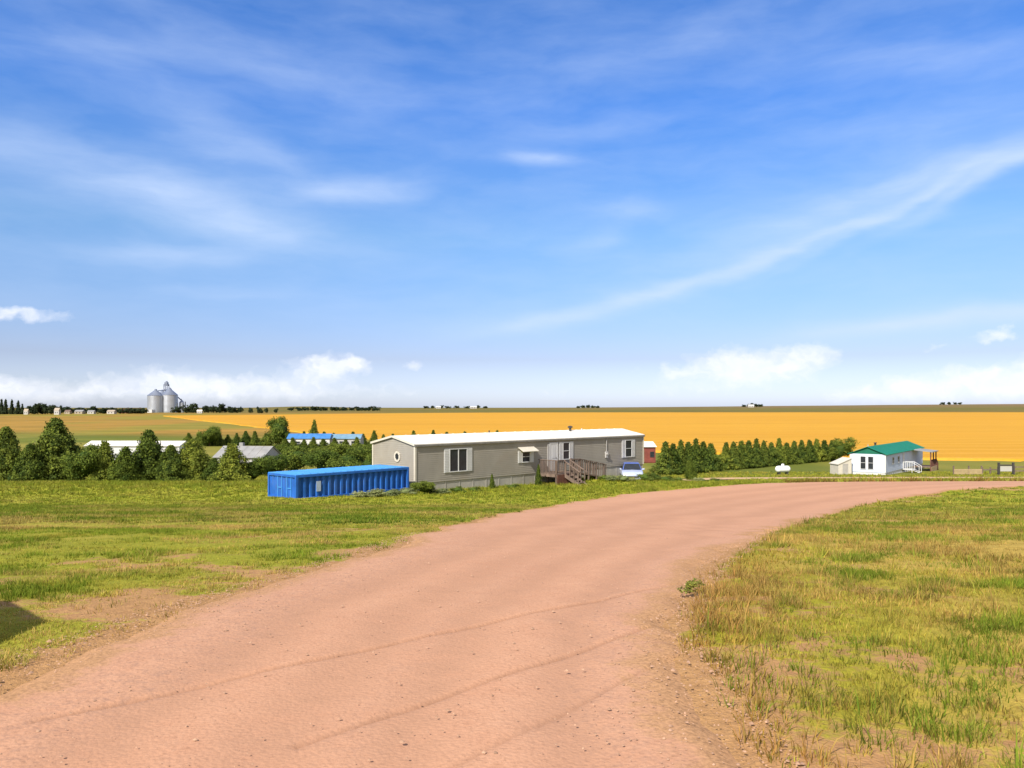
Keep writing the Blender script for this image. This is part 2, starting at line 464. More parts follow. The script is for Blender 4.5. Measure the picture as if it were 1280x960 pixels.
# overhead wires' shadow lines, painted dark along shallow grooves across the near road
WIRE_SHADOWS = [np.array([(-2.6,4.2),(-1.34,5.37),(0.1,6.75),(1.0,7.62),(2.05,8.65)]), np.array([(-1.1,3.9),(0.0,5.06),(.75,5.87),(1.44,6.62)]), np.array([(-.4,3.5),(.62,4.78),(1.2,5.5)])]
def build_road():
    def resample(poly, q):
        d = np.concatenate(([0], np.cumsum(np.hypot(*np.diff(poly, axis=0).T)))); d /= d[-1]
        return np.stack([np.interp(q, d, poly[:, 0]), np.interp(q, d, poly[:, 1])], 1)
    # denser ribs where the camera is close
    n_dense = 8
    dl = np.linspace(0, 1, len(LEFT))
    q = []
    for i in range(len(LEFT)-1):
        yv = max(abs(LEFT[i, 1]), 0)+abs(LEFT[i, 0])
        step = np.hypot(*(LEFT[i+1]-LEFT[i]))
        near = 2.5 < LEFT[i, 1] < 14
        k = max(2, int(step/(.05 if near else (.25 if LEFT[i, 1] < 35 else .8))))
        q += list(dl[i]+(dl[i+1]-dl[i])*np.arange(k)/k)
    q = np.array(q+[1.0])
    A = np.stack([np.interp(q, dl, LEFT[:, 0]), np.interp(q, dl, LEFT[:, 1])], 1)
    B = np.stack([np.interp(q, dl, RIGHT[:, 0]), np.interp(q, dl, RIGHT[:, 1])], 1)
    # ragged edges
    yy = A[:, 1]; s = np.cumsum(np.concatenate(([0], np.hypot(*np.diff(A, axis=0).T))))
    d = B-A; L = np.hypot(d[:, 0], d[:, 1])[:, None]; u = d/L
    amp = np.clip(.5*sstep(0, 40, yy)+.42, 0, .9)
    A = A-u*(amp*(fbm(s/1.6, s*0, 61, 5)-.42)*2.0)[:, None]
    B = B+u*(amp*(fbm(s/1.3, s*0, 71, 5)-.48)*1.6)[:, None]
    m = 130
    t = np.linspace(0, 1, m)
    Pp = A[:, None]*(1-t[None, :, None])+B[:, None]*t[None, :, None]
    x, y = Pp[..., 0].ravel(), Pp[..., 1].ravel()
    z = terr(x, y)+.012
    W = np.repeat(np.hypot(*(B-A).T), m); tt = np.tile(t, len(q))
    de = np.minimum(tt, 1-tt)*W
    z = z - .06*sstep(.30, 0, de)
    z += .016*(fbm(x/2.6, y/2.6, 81, 3)-.5)+.007*(fbm(x/.22, y/.22, 83, 3)-.5)
    # compacted wheel tracks along the road
    track = np.zeros_like(x)
    for c0, w in ((.28,.07),(.47,.07),(.62,.06),(.80,.05)):
        g = np.exp(-((tt-c0-.03*(fbm(y/9, y*0+c0*9, 91, 2)-.5))/w)**2)
        track = np.maximum(track, g*.8); z -= .022*g
    wire_shadow = np.zeros_like(x)
    for r_, k in zip(WIRE_SHADOWS, (1., .8, .5)):
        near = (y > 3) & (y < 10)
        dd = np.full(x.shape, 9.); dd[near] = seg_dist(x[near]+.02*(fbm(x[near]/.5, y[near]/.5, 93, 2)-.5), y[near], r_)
        z -= .032*k*np.exp(-(dd/.020)**2); wire_shadow = np.maximum(wire_shadow, k*np.exp(-(dd/.022)**2))
    edge = sstep(.95, .0, de)
    band = np.exp(-(((tt*W)-.85-.5*(fbm(y/1.5, y*0, 95, 3)-.5))/.42)**2)+.8*np.exp(-((((1-tt)*W)-.6)/.35)**2)+.35*np.exp(-((tt-.55)/.035)**2)
    n = len(q)
    i = np.arange(n-1)[:, None]*m+np.arange(m-1)[None, :]
    f = np.stack([i, i+1, i+m+1, i+m], -1).reshape(-1)
    o = fast_mesh('gravel_road', np.stack([x, y, z], 1), f, np.full((n-1)*(m-1), 4), M['road'], smooth=True, attrs={'track': track, 'edge': edge, 'wire_shadow': wire_shadow, 'band': band})
    tag(o, 'pinkish gravel road curving away to the right', 'road', kind='structure')
    # lane in front of the white house
    Lp = LANE; dv = np.gradient(Lp, axis=0); nn = np.stack([-dv[:, 1], dv[:, 0]], 1)/np.hypot(*dv.T)[:, None]
    ts = np.linspace(-1, 1, 9); hw = 3.4*sstep(-1, 14, np.arange(len(Lp)))
    Pp = Lp[:, None]+nn[:, None]*ts[None, :, None]*hw[:, None, None]
    x, y = Pp[..., 0].ravel(), Pp[..., 1].ravel(); z = terr(x, y)+.015
    n, m = len(Lp), 9
    i = np.arange(n-1)[:, None]*m+np.arange(m-1)[None, :]
    f = np.stack([i, i+1, i+m+1, i+m], -1).reshape(-1)
    o = fast_mesh('dirt_lane', np.stack([x, y, z], 1), f, np.full((n-1)*(m-1), 4), M['lane'], smooth=True)
    tag(o, 'pale dirt lane passing in front of the white house', 'lane', kind='structure')
build_road()

# ----------------------------------------------------------------- wheat field
def build_wheat():
    wob = lambda a, q: a + np.stack([(fbm(np.arange(len(a))/2.3+q, np.zeros(len(a)), 141, 4)-.5)*5, (fbm(np.arange(len(a))/1.7+q, np.ones(len(a)), 143, 4)-.5)*7], 1)
    front = cr([(-275,604),(-190,470),(-110,340),(-60,255),(-30,212),(15,172),(50,147),(76,136),(105,131),(180,129),(300,126),(520,120)], 10)
    back = cr([(-273,606),(-210,650),(-130,720),(-40,790),(40,815),(110,826),(200,832),(320,838),(450,842),(620,845),(800,848),(1150,850)], 10)
    front = wob(front, 0); back = wob(back, 50)
    n = len(front); m = 70
    t = np.linspace(0, 1, m)**1.7
    Pp = front[:, None]*(1-t[None, :, None])+back[:, None]*t[None, :, None]
    x, y = Pp[..., 0].ravel(), Pp[..., 1].ravel()
    h = np.full((n, m), .42); h[:, 0] = -.1; h[:, -1] = -.1
    z = terr(x, y)+h.ravel()+.16*(fbm(x/2.5, y/2.5, 101, 3)-.5)
    i = np.arange(n-1)[:, None]*m+np.arange(m-1)[None, :]
    f = np.stack([i, i+m, i+m+1, i+1], -1).reshape(-1)
    o = fast_mesh('wheat_field', np.stack([x, y, z], 1), f, np.full((n-1)*(m-1), 4), M['wheat'], smooth=True)
    tag(o, 'wide golden field of ripe wheat across the valley', 'wheat field', kind='stuff')
build_wheat()

# --------------------------------------------------------------- grass tufts
def blades(x, y, z, h, w, colr, seg2, name, label, cat, spread, nb):
    """nb blades per tuft; arrays per tuft"""
    n = len(x)
    rep = lambda a: np.repeat(a, nb, axis=0)
    N_ = n*nb
    az = rng.uniform(0, 2*np.pi, N_); rr = rep(spread)*np.sqrt(rng.uniform(0, 1, N_))
    bx = rep(x)+rr*np.cos(az); by = rep(y)+rr*np.sin(az); bz = rep(z)-.01
    hh = rep(h)*rng.uniform(.45, 1.15, N_); ww = rep(w)*rng.uniform(.7, 1.3, N_)
    la = az+rng.normal(0, .8, N_); le = hh*rng.uniform(.15, .95, N_)
    wx, wy = -np.sin(la+rng.normal(0, .7, N_))*ww/2, np.cos(la+rng.normal(0, .7, N_))*ww/2
    cc = rep(colr)*rng.uniform(.72, 1.28, (N_, 1))*np.stack([rng.uniform(.88, 1.14, N_), np.ones(N_), np.ones(N_)], 1)
    v0 = np.stack([bx-wx, by-wy, bz], 1); v1 = np.stack([bx+wx, by+wy, bz], 1)
    tip = np.stack([bx+np.cos(la)*le, by+np.sin(la)*le, bz+hh], 1)
    if seg2:
        mx, my, mz = bx+np.cos(la)*le*.35, by+np.sin(la)*le*.35, bz+hh*.62
        v2 = np.stack([mx-wx*.7, my-wy*.7, mz], 1); v3 = np.stack([mx+wx*.7, my+wy*.7, mz], 1)
        V = np.stack([v0, v1, v3, v2, tip], 1).reshape(-1, 3)
        b = np.arange(N_)[:, None]*5
        Fq = np.concatenate([b+0, b+1, b+2, b+3, b+3, b+2, b+4], 1).ravel()
        lt = np.tile([4, 3], N_); k = 5
    else:
        V = np.stack([v0, v1, tip], 1).reshape(-1, 3)
        Fq = np.arange(N_*3); lt = np.full(N_, 3); k = 3
    o = fast_mesh(name, V, Fq, lt, M['grass'], colors=np.repeat(cc, k, axis=0))
    tag(o, label, cat, kind='stuff')
    return o

GREEN = np.array((.17,.225,.016)); LIME = np.array((.275,.275,.030)); YEL = np.array((.36,.27,.055)); STRAW = np.array((.46,.32,.12)); RUST = np.array((.34,.155,.05)); DKGREEN = np.array((.06,.105,.018))
def scatter(y0, y1, dens, side):
    """points inside the view fan (plus a margin) between two depths"""
    ymax = y1
    area = .5*(y1-y0)*((.78*y0+2)*2+(.78*y1+2)*2)
    n = int(area*dens)
    y = y0+(y1-y0)*np.sqrt(rng.uniform((y0/y1)**2 if y0 > 0 else 0, 1, n)) if y0 > 0 else rng.uniform(y0, y1, n)
    y = np.sqrt(rng.uniform(max(y0, 0)**2, y1**2, n)) if y0 >= 0 else y
    x = rng.uniform(-1, 1, n)*(.78*y+2)
    return x, y
def mixc(*pairs):
    out = 0
    for c, w in pairs: out = out+c[None]*w[:, None]
    return out
def grow():
    # (depth range, tufts per m2, blades per tuft, blade width, height scale, two segments)
    rings = [(2.6,9.5,330,10,.0065,1.0,True),(9.5,19,120,10,.012,1.05,False),(19,36,44,9,.024,1.1,False),(36,66,14,8,.05,1.2,False),(66,104,5,7,.085,1.3,False)]
    L = {'l': [], 'r': []}
    for y0, y1, dens, nb, bw, hs, s2 in rings:
        x, y = scatter(y0, y1, dens, 0)
        sdf, right = road_sdf(x, y)
        cov = cover_fn(x, y, sdf, right)
        patch = fbm(x/.8, y/.7, 111, 4); fine = fbm(x/.6, y/.6, 113, 3); dry = fbm(x/2.4, y/2.0, 117, 4)
        edge_ok = sdf > -.12+.55*(fine-.5)
        p = sstep(.30, .70, cov + .5*(fine-.5))
        p = np.where(right, p*(1-.4*sstep(.60, .70, dry)*sstep(18, 9, y)), p)
        p = np.where(right, np.maximum(p, .35*sstep(-.15, .2, sdf)), np.maximum(p, .12))
        p = np.where((y > 54) & (x > 12), p*.6, p)
        keep = edge_ok & (rng.uniform(0, 1, len(x)) < p) & (lane_d(x, y) > 4)
        cw, sw = math.cos(math.atan2(19, 15.3)), math.sin(math.atan2(19, 15.3))
        uw = (x-46.7)*cw+(y-96)*sw; vw = -(x-46.7)*sw+(y-96)*cw
        keep &= ~((uw > -.3) & (uw < 22.5) & (vw > -2.6) & (vw < 7))
        right = right & (y < 66)
        # keep the container and the home clear
        c, s = math.cos(R(45)), math.sin(R(45))
        u = (x+6.1)*c+(y-48.4)*s; v = -(x+6.1)*s+(y-48.4)*c
        keep &= ~((u > -.2) & (u < 24.8) & (v > -.15) & (v < 4.8))
        u = (x+11.59)*.675+(y-41.2)*.738; v = -(x+11.59)*.738+(y-41.2)*.675
        keep &= ~((u > -.1) & (u < 8.0) & (v > -.12) & (v < 3.0))
        for sd, msk in (('l', keep & ~right), ('r', keep & right)):
            X_, Y_, S_ = x[msk], y[msk], sdf[msk]
            pa, fi, dr, cv = patch[msk], fine[msk], dry[msk], cov[msk]
            n = len(X_); r1 = rng.uniform(0, 1, n)
            if sd == 'l':
                wg = sstep(.40, .62, pa+.25*(r1-.5)); wd = sstep(.50, .68, dr+.25*(r1-.5))*(1-.75*sstep(24, 44, Y_))
                far = sstep(18, 40, Y_)
                cc = mixc((LIME*.8+YEL*.2, (1-wg)), (GREEN*.8+DKGREEN*.2, wg))
                cc = cc*(1-.55*far[:, None])+(LIME*.75+GREEN*.25)[None]*.55*far[:, None]
                cc = cc*(1-wd[:, None])+(YEL*.6+STRAW*.4)[None]*wd[:, None]
                h = np.where(Y_ < 20, .024+.058*wg*pa+.018*r1, .05+.045*pa*wg+.025*r1)
                h = h*(1+1.0*sstep(40, 52, Y_))
            else:
                wd = sstep(.45, .62, dr+.35*(r1-.5))*(1-.6*sstep(16, 34, Y_)); wg = sstep(.47, .58, pa+.2*(r1-.5))
                cc = mixc((LIME*.75+YEL*.25, 1-wg), (GREEN*.72+DKGREEN*.28, wg))
                wd = wd*.8
                cc = cc*(1-wd[:, None])+(YEL*.40+STRAW*.30+RUST*.30)[None]*wd[:, None]
                eg = sstep(1.1, .1, S_)*sstep(16, 9, Y_)*(rng.uniform(0, 1, n) < .65)
                cc = cc*(1-.55*eg[:, None])+(RUST*.7+YEL*.3)[None]*.55*eg[:, None]
                h = .032+.062*pa*wg+.03*r1+.06*eg*r1; h = np.where(rng.uniform(0, 1, n) < .03, h+.13, h)
            cc = cc*(.62+.76*fi)[:, None]
            rim = sstep(2.2, .6, S_)*(Y_ > 61)*(X_ > 22)
            cc = cc*(1-.8*rim[:, None])+(RUST*.5+DKGREEN*.3)[None]*.8*rim[:, None]; h = h*(1+1.2*rim)
            L[sd].append((X_, Y_, h*hs, cc, nb, bw, s2))
    for sd, name, label in (('l', 'green_grass', 'short patchy green and yellow grass left of the gravel road'), ('r', 'dry_grass', 'taller olive and straw grass on the bank right of the road')):
        for k, (x, y, h, cc, nb, bw, s2) in enumerate(L[sd]):
            if len(x) == 0: continue
            z = terr(x, y)
            blades(x, y, z, h, np.full(len(x), bw), cc, s2, name, label, 'grass', np.full(len(x), .05+.25*bw*10*.6), nb)
    print('tufts', [[len(a[0]) for a in L[s]] for s in L])
grow()

def pebbles():
    n = 9000
    y = rng.uniform(2.8, 16, n); k = rng.integers(0, 2, n)
    lx = np.interp(y, LEFT[:, 1][np.argsort(LEFT[:, 1])], LEFT[:, 0][np.argsort(LEFT[:, 1])])
    rx = np.interp(y, RIGHT[:, 1][np.argsort(RIGHT[:, 1])], RIGHT[:, 0][np.argsort(RIGHT[:, 1])])
    x = np.where(k == 0, lx+rng.exponential(.45, n)-.25, rx-rng.exponential(.35, n)+.15)
    u = rng.uniform(0, 1, n) < .16
    x = np.where(u, lx+(rx-lx)*rng.uniform(0, 1, n), x)
    r = rng.gamma(2.2, .0017, n)+.002
    r = np.where(rng.uniform(0, 1, n) < .004, r*1.7, r)
    base = np.array([(1,0,0),(.3,.95,0),(-.8,.6,0),(-.8,-.6,0),(.3,-.95,0),(.1,.1,.8)])
    V = base[None]*r[:, None, None]*rng.uniform(.7, 1.3, (n, 6, 1))
    a = rng.uniform(0, 6.28, n); ca, sa = np.cos(a)[:, None], np.sin(a)[:, None]
    vx = V[..., 0]*ca-V[..., 1]*sa+x[:, None]; vy = V[..., 0]*sa+V[..., 1]*ca+y[:, None]
    vz = V[..., 2]+(terr(x, y)+.012)[:, None]
    Fc = np.array([(0,1,5),(1,2,5),(2,3,5),(3,4,5),(4,0,5)])
    f = (np.arange(n)[:, None, None]*6+Fc[None]).ravel()
    o = fast_mesh('loose_gravel', np.stack([vx, vy, vz], -1).reshape(-1, 3), f, np.full(n*5, 3), M['pebble'])
    tag(o, 'loose stones scattered over the gravel road', 'gravel', kind='stuff')
pebbles()

# -------------------------------------------------------------------- foliage
def foliage(kind, seed, clumps, leaves, leaf, cols):
    """unit-high crown, returns verts, colours (triangles)"""
    g = np.random.default_rng(seed)
    n = clumps; pw = g.uniform(.62, .84) if clumps > 500 else g.uniform(.95, 1.2)
    if kind == 'cone':
        t = g.uniform(0, 1, n)**1.25
        prof = np.minimum((1-t)**pw*1.12, 1)*(.6+.4*sstep(0, .12, t))
        lob = .78+.44*vnoise(g.uniform(0, 99)+np.cos(np.arange(n)*2.4)*1.0, t*6, seed)
        az = g.uniform(0, 2*np.pi, n)
        lob = .50+.85*vnoise(np.cos(az)*1.9+seed*3.1, np.sin(az)*1.9+t*5.5, seed)
        r = .5*prof*lob*np.sqrt(g.uniform(.25, 1, n))
        P0 = np.stack([r*np.cos(az), r*np.sin(az), .02+t*.96], 1)
        out = np.stack([np.cos(az), np.sin(az), np.full(n, .55)], 1)
        cs = .034
    else:
        nl = 9
        lc = np.stack([g.normal(0, .24, nl), g.normal(0, .24, nl), g.uniform(.28, .80, nl)], 1)
        lr = g.uniform(.17, .30, nl)
        k = g.integers(0, nl, n)
        d = g.normal(0, 1, (n, 3)); d /= np.linalg.norm(d, axis=1)[:, None]
        P0 = lc[k]+d*(lr[k]*g.uniform(.55, 1.05, n))[:, None]*np.array((1, 1, .9))
        P0[:, 2] = np.clip(P0[:, 2], .05, 1)
        out = d+np.array((0, 0, .5)); cs = .042
    dens = leaves
    C = np.repeat(P0, dens, 0)+g.normal(0, cs, (n*dens, 3))
    C[:, 2] = np.clip(C[:, 2], .005, 1.03)
    O = np.repeat(out, dens, 0)+g.normal(0, .55, (n*dens, 3)); O /= np.linalg.norm(O, axis=1)[:, None]
    A = np.cross(O, g.normal(0, 1, (n*dens, 3))); A /= np.linalg.norm(A, axis=1)[:, None]
    B = np.cross(O, A)
    s = leaf*g.uniform(.6, 1.4, n*dens)[:, None]
    V = np.stack([C-A*s*.5, C+A*s*.5, C+B*s*.9+O*s*.35], 1).reshape(-1, 3)
    cl = np.asarray(cols)
    w = g.uniform(0, 1, n)
    cc = cl[0]*(1-w[:, None])+cl[1]*w[:, None]
    cc = np.repeat(cc, dens, 0)*g.uniform(.7, 1.35, (n*dens, 1))
    return V, np.repeat(cc, 3, 0)
def core(kind, seed):
    """an irregular inner mass so that the crown is not see-through"""
    g = np.random.default_rng(seed+500); vs = []; n = 9
    lv = 7
    for i in range(lv):
        t = i/(lv-1)
        r = .31*(1-t)**.9*(.5+.5*min(1, t/.12+.2)) if kind == 'cone' else .30*math.sqrt(max(0.02, 1-(2*t-1)**2))
        for k in range(n):
            a = 2*math.pi*k/n; rr = r*g.uniform(.7, 1.2)
            vs.append((rr*math.cos(a), rr*math.sin(a), (.02+t*.88) if kind == 'cone' else .18+t*.66))
    fs = []
    for i in range(lv-1):
        for k in range(n):
            fs.append((i*n+k, i*n+(k+1) % n, (i+1)*n+(k+1) % n, (i+1)*n+k))
    return np.array(vs), fs
def crown_mesh(name, kind, seed, clumps, leaves, leaf, cols):
    V, C = foliage(kind, seed, clumps, leaves, leaf, cols)
    cv, cf = core(kind, seed)
    nb = len(V)
    f = np.concatenate([np.arange(nb), (np.array(cf)+nb).ravel()])
    lt = np.concatenate([np.full(nb//3, 3), np.full(len(cf), 4)])
    cc = np.concatenate([C, np.tile(np.asarray(cols[0]), (len(cv), 1))])
    o = fast_mesh(name, np.concatenate([V, cv]), f, lt, M['leaf'], colors=cc)
    me = o.data
    bpy.data.objects.remove(o)
    return me
def trunk_mesh(name, h=.5, r=.035):
    mb = MB()
    mb.lathe([(r*1.4, -.06), (r, .04), (r*.8, h*.5), (r*.35, h)], 8)
    for k in range(5):
        a = k*2.4; z = h*(.35+.12*k)
        mb.tube([(0, 0, z), (.14*math.cos(a), .14*math.sin(a), z+.10)], r*.28, 5)
    o = mb.build(name, M['bark'], smooth=True); me = o.data; bpy.data.objects.remove(o)
    return me
CED = ((.032,.060,.012), (.155,.195,.028)); CEDL = ((.060,.092,.014), (.21,.245,.033)); DEC = ((.045,.078,.013), (.19,.235,.034)); FARC = ((.030,.045,.020), (.05,.065,.025))
big = [crown_mesh('cedar_crown', 'cone', 1+i, 620, 26, .034, CED) for i in range(4)]
bigL = [crown_mesh('light_crown', 'cone', 21+i, 560, 24, .034, CEDL) for i in range(2)]
bush_big = [crown_mesh('leafy_crown', 'round', 31+i, 560, 24, .036, DEC) for i in range(3)]
mid = [crown_mesh('row_crown', 'cone', 41+i, 360, 18, .044, CED) for i in range(4)]
midL = [crown_mesh('row_crown_light', 'cone', 51+i, 360, 18, .044, CEDL) for i in range(2)]
farc = [crown_mesh('far_crown', 'cone', 61+i, 120, 12, .08, FARC) for i in range(2)]
farr = [crown_mesh('far_round_crown', 'round', 71+i, 120, 12, .09, FARC) for i in range(3)]
trunk_a = trunk_mesh('trunk_cone', .6, .03); trunk_r = trunk_mesh('trunk_round', .5, .035)
def tree(name, px, top, Y, wpx, crown, label, group=None, cat='tree', base=None, trunk=True, sink=.0, x=None, h=None):
    xx = X(px, Y) if x is None else x
    z = T(xx, Y)-sink if base is None else base
    hh = (EYE-(top-510)/F*Y-z) if h is None else h
    w = wpx/F*Y
    o = empty(name, (xx, Y, z), random.uniform(0, 6.28), label, cat, group)
    c = bpy.data.objects.new('crown', crown); col.objects.link(c); c.parent = o; c.scale = (w, w*random.uniform(.9, 1.1), hh)
    if trunk:
        t = bpy.data.objects.new('trunk', trunk_a if name != 'deciduous_tree' else trunk_r); col.objects.link(t); t.parent = o; t.scale = (hh*.8, hh*.8, hh)
    return o

# front row at the left edge of the lawn (each told apart by place and look)
rowA = [(-42,545,60,56,1),(8,536,60,50,0),(38,556,59,40,2),(70,526,61,66,3),(106,556,59.5,40,1),(131,553,60,40,0),(157,560,59,42,2),(186,540,61,52,3),(214,558,59,40,0),(241,551,60,54,1),(290,556,59.5,52,2),(316,572,61,34,0),(268,574,59,30,3)]
labelsA = {70: 'tallest dark cedar of the front row at the left of the lawn', 8: 'dark cedar at the left edge of the photo, left of the tallest cedar',
  186: 'pointed cedar standing before the left end of the white long roof gap', 241: 'broad yellowish green cedar left of the grey roofed house', 290: 'rounded cedar in front of the grey roofed house',
  38: 'low dark cedar squeezed against the left foot of the tallest cedar', 106: 'short cedar against the right foot of the tallest cedar', 131: 'second short cedar right of the tallest cedar, below the white long roof',
  157: 'low cedar left of the pointed cedar, below the white long roof', 214: 'short cedar just right of the pointed cedar', 316: 'small cedar next to the blue container, right end of the front row', 268: 'lowest cedar filling the gap left of the rounded cedar', -42: 'cedar beyond the left edge of the photo'}
labelsA[186] = 'second tallest cedar of the front row, with a pointed tip'
for px, top, Y, w, k in rowA:
    tree('cedar_tree', px, top, Y, w*1.12, (bush_big[0] if px in (106, 316) else bigL[k % 2] if px in (241, 157, 131, 290) else big[k]), labelsA[px], 'cedars along the far edge of the lawn', sink=.15)
# loose trees behind the container
for px, top, Y, w, lab in ((338,566,92,34,'leafy tree just above the left end of the blue container'), (372,556,104,48,'light green broad tree behind the middle of the blue container'), (405,560,100,44,'leafy green tree above the blue container, beside the light broad tree'),
        (440,557,98,46,'dark leafy tree left of the long grey home'), (463,566,94,34,'small leafy tree touching the gable end of the long grey home'), (420,552,128,40,'leafy tree in front of the pale teal roof'), (360,553,140,30,'shrubby tree in front of the bright blue roof'), (452,552,132,36,'leafy tree at the right end of the pale teal roof')):
    tree('deciduous_tree', px, top+2, Y, w*.98, bush_big[px % 3], lab, 'leafy trees behind the blue container', sink=.2)
# windbreak beyond, across the valley floor
g_ = random.Random(5)
px = 236
i = 0
while px < 700:
    Y = 192-.02*(px-236)
    top = 541+g_.uniform(-3, 3)
    if not 340 < px < 358:
        tree('windbreak_tree', px, top, Y+g_.uniform(-2, 2), g_.uniform(15, 20), (mid+midL)[g_.randrange(6)], 'small dark evergreen in the long row below the golden field', 'evergreens in the row below the golden field', cat='evergreen')
    px += g_.uniform(10.5, 14) if px < 480 else g_.uniform(9, 26)
tree('deciduous_tree', 349, 522, 190, 32, bush_big[1], 'tall bushy tree left of the bright blue roof, rising into the golden field', None)
tree('evergreen_tree', 393, 526, 188, 20, mid[2], 'narrow tall evergreen behind the bright blue roof', None)
tree('deciduous_tree', 262, 533, 188, 26, bush_big[0], 'rounded dark tree at the left end of the distant evergreen row', None)
for px_, top_ in ((357,551),(366,549.5),(380,552),(392,549),(404,551),(418,550),(432,551.5),(446,549)):
    tree('windbreak_tree', px_, top_-2, 166+g_.uniform(-2, 2), 22, (mid+midL)[g_.randrange(6)], 'small evergreen standing in front of the blue and teal roofed homes', 'evergreens in front of the blue and teal roofed homes', cat='evergreen')
# right hand row of conifers (two staggered lines)
n = 23
for i in range(n):
    t = i/(n-1)
    Y = 96+t*40+g_.uniform(-.6, .6); px = 832+t*208
    hpx = (40-17*t)*g_.uniform(.86, 1.06)
    z = T(X(px, Y), Y)
    if 7 <= i <= 7: continue
    tree('conifer_tree', px, 0, Y, (36-12*t)*g_.uniform(.88, 1.1), mid[i % 4] if i % 5 or i < 6 else midL[i % 2], 'dark green conical conifer in the tight row below the golden field at right', 'conifers in the row left of the white house', cat='conifer', h=hpx/F*Y*1.06)
for i in range(11):
    t = i/10
    Y = 99+t*38; px = 850+t*190
    tree('conifer_tree', px, 0, Y, 36-13*t, midL[i % 2] if i % 2 else mid[i % 4], 'dark green conical conifer in the tight row below the golden field at right', 'conifers in the row left of the white house', cat='conifer', h=(33-14*t)/F*Y)
tree('deciduous_tree', 1050, 547, 132, 30, bush_big[2], 'rounded tree at the right end of the conifer row, behind the green roof', None)
tree('shrub', 863, 574, 74, 17, bigL[0], 'spindly green shrub in front of the conifer row by the road', None, cat='shrub')
# shrubs and weeds by the buildings
def weed(name, px, base, Y, w, h, crown, label, group=None, cat='shrub'):
    x = X(px, Y); z = T(x, Y)-.05
    o = empty(name, (x, Y, z), random.uniform(0, 6), label, cat, group)
    c = bpy.data.objects.new('foliage', crown); col.objects.link(c); c.parent = o; c.scale = (w, w, h)
    s = bpy.data.objects.new('stem', trunk_a); col.objects.link(s); s.parent = o; s.scale = (h*.5, h*.5, h*.8)
    return o
SAGE = crown_mesh('sage_foliage', 'round', 81, 200, 16, .05, ((.20,.235,.09), (.33,.35,.15)))
WEED = crown_mesh('weed_foliage', 'round', 83, 200, 16, .05, ((.085,.13,.02), (.18,.21,.04)))
weed('leafy_bush', 531, 612, 46.3, 1.5, .85, bush_big[0], 'dark green bush at the front corner of the long grey home', None, 'bush')
weed('conifer_sapling', 615, 610, 51.5, .42, 1.0, big[2], 'tiny dark conifer sapling against the skirting of the long grey home', None, 'sapling')
weed('sapling', 673, 600, 54.8, .5, 1.5, big[1], 'dark narrow sapling at the left end of the wooden deck', None, 'sapling')
for px, Y, w, h in ((452,42.2,1.0,.42),(470,43.0,1.3,.52),(490,44.0,1.1,.45),(508,45.4,1.0,.45)):
    weed('sagebrush', px, 0, Y, w, h, SAGE, 'pale green sage clump along the foot of the blue container', 'sage clumps beside the blue container', 'sage')
for px, Y, w, h in ((552,46.4,1.1,.4),(572,47.6,1.0,.45),(592,48.8,.9,.35),(640,51.5,1.1,.35),(765,57.0,1.0,.5),(780,56.8,1.2,.55),(806,58,1.3,.7),(818,59,1.0,.7),(832,60.5,1.4,.5),(848,62,1.0,.5),(876,64,1.2,.45),(892,65.5,1.3,.4),(755,57.5,.9,.45)):
    weed('weed_clump', px, 0, Y, w, h, WEED if (px % 3) else SAGE, 'low yellow green weed clump on the verge beside the long grey home', 'weed clumps on the verge by the home', 'weeds')
# weeds along the right edge of the road in the foreground
def loose_mesh(name, seed, cols):
    V, C = foliage('round', seed, 70, 12, .085, cols)
    o = fast_mesh(name, V, np.arange(len(V)), np.full(len(V)//3, 3), M['leaf'], colors=C); me = o.data; bpy.data.objects.remove(o); return me
LOOSE = [loose_mesh('loose_weed_foliage', 91+i, ((.14,.17,.03), (.30,.29,.06))) for i in range(2)]
for x, y, w, h, lab in ((1.80,7.7,.22,.17,'small leafy weed on the right road edge beside the dark wire shadow lines'),):
    o = empty('roadside_weed', (x, y, T(x, y)-.02), random.uniform(0, 6), lab, 'weed')
    c = bpy.data.objects.new('foliage', LOOSE[int(y) % 2]); col.objects.link(c); c.parent = o; c.scale = (w, w, h)
    s = bpy.data.objects.new('stem', trunk_a); col.objects.link(s); s.parent = o; s.scale = (h*.3, h*.3, h*.8)

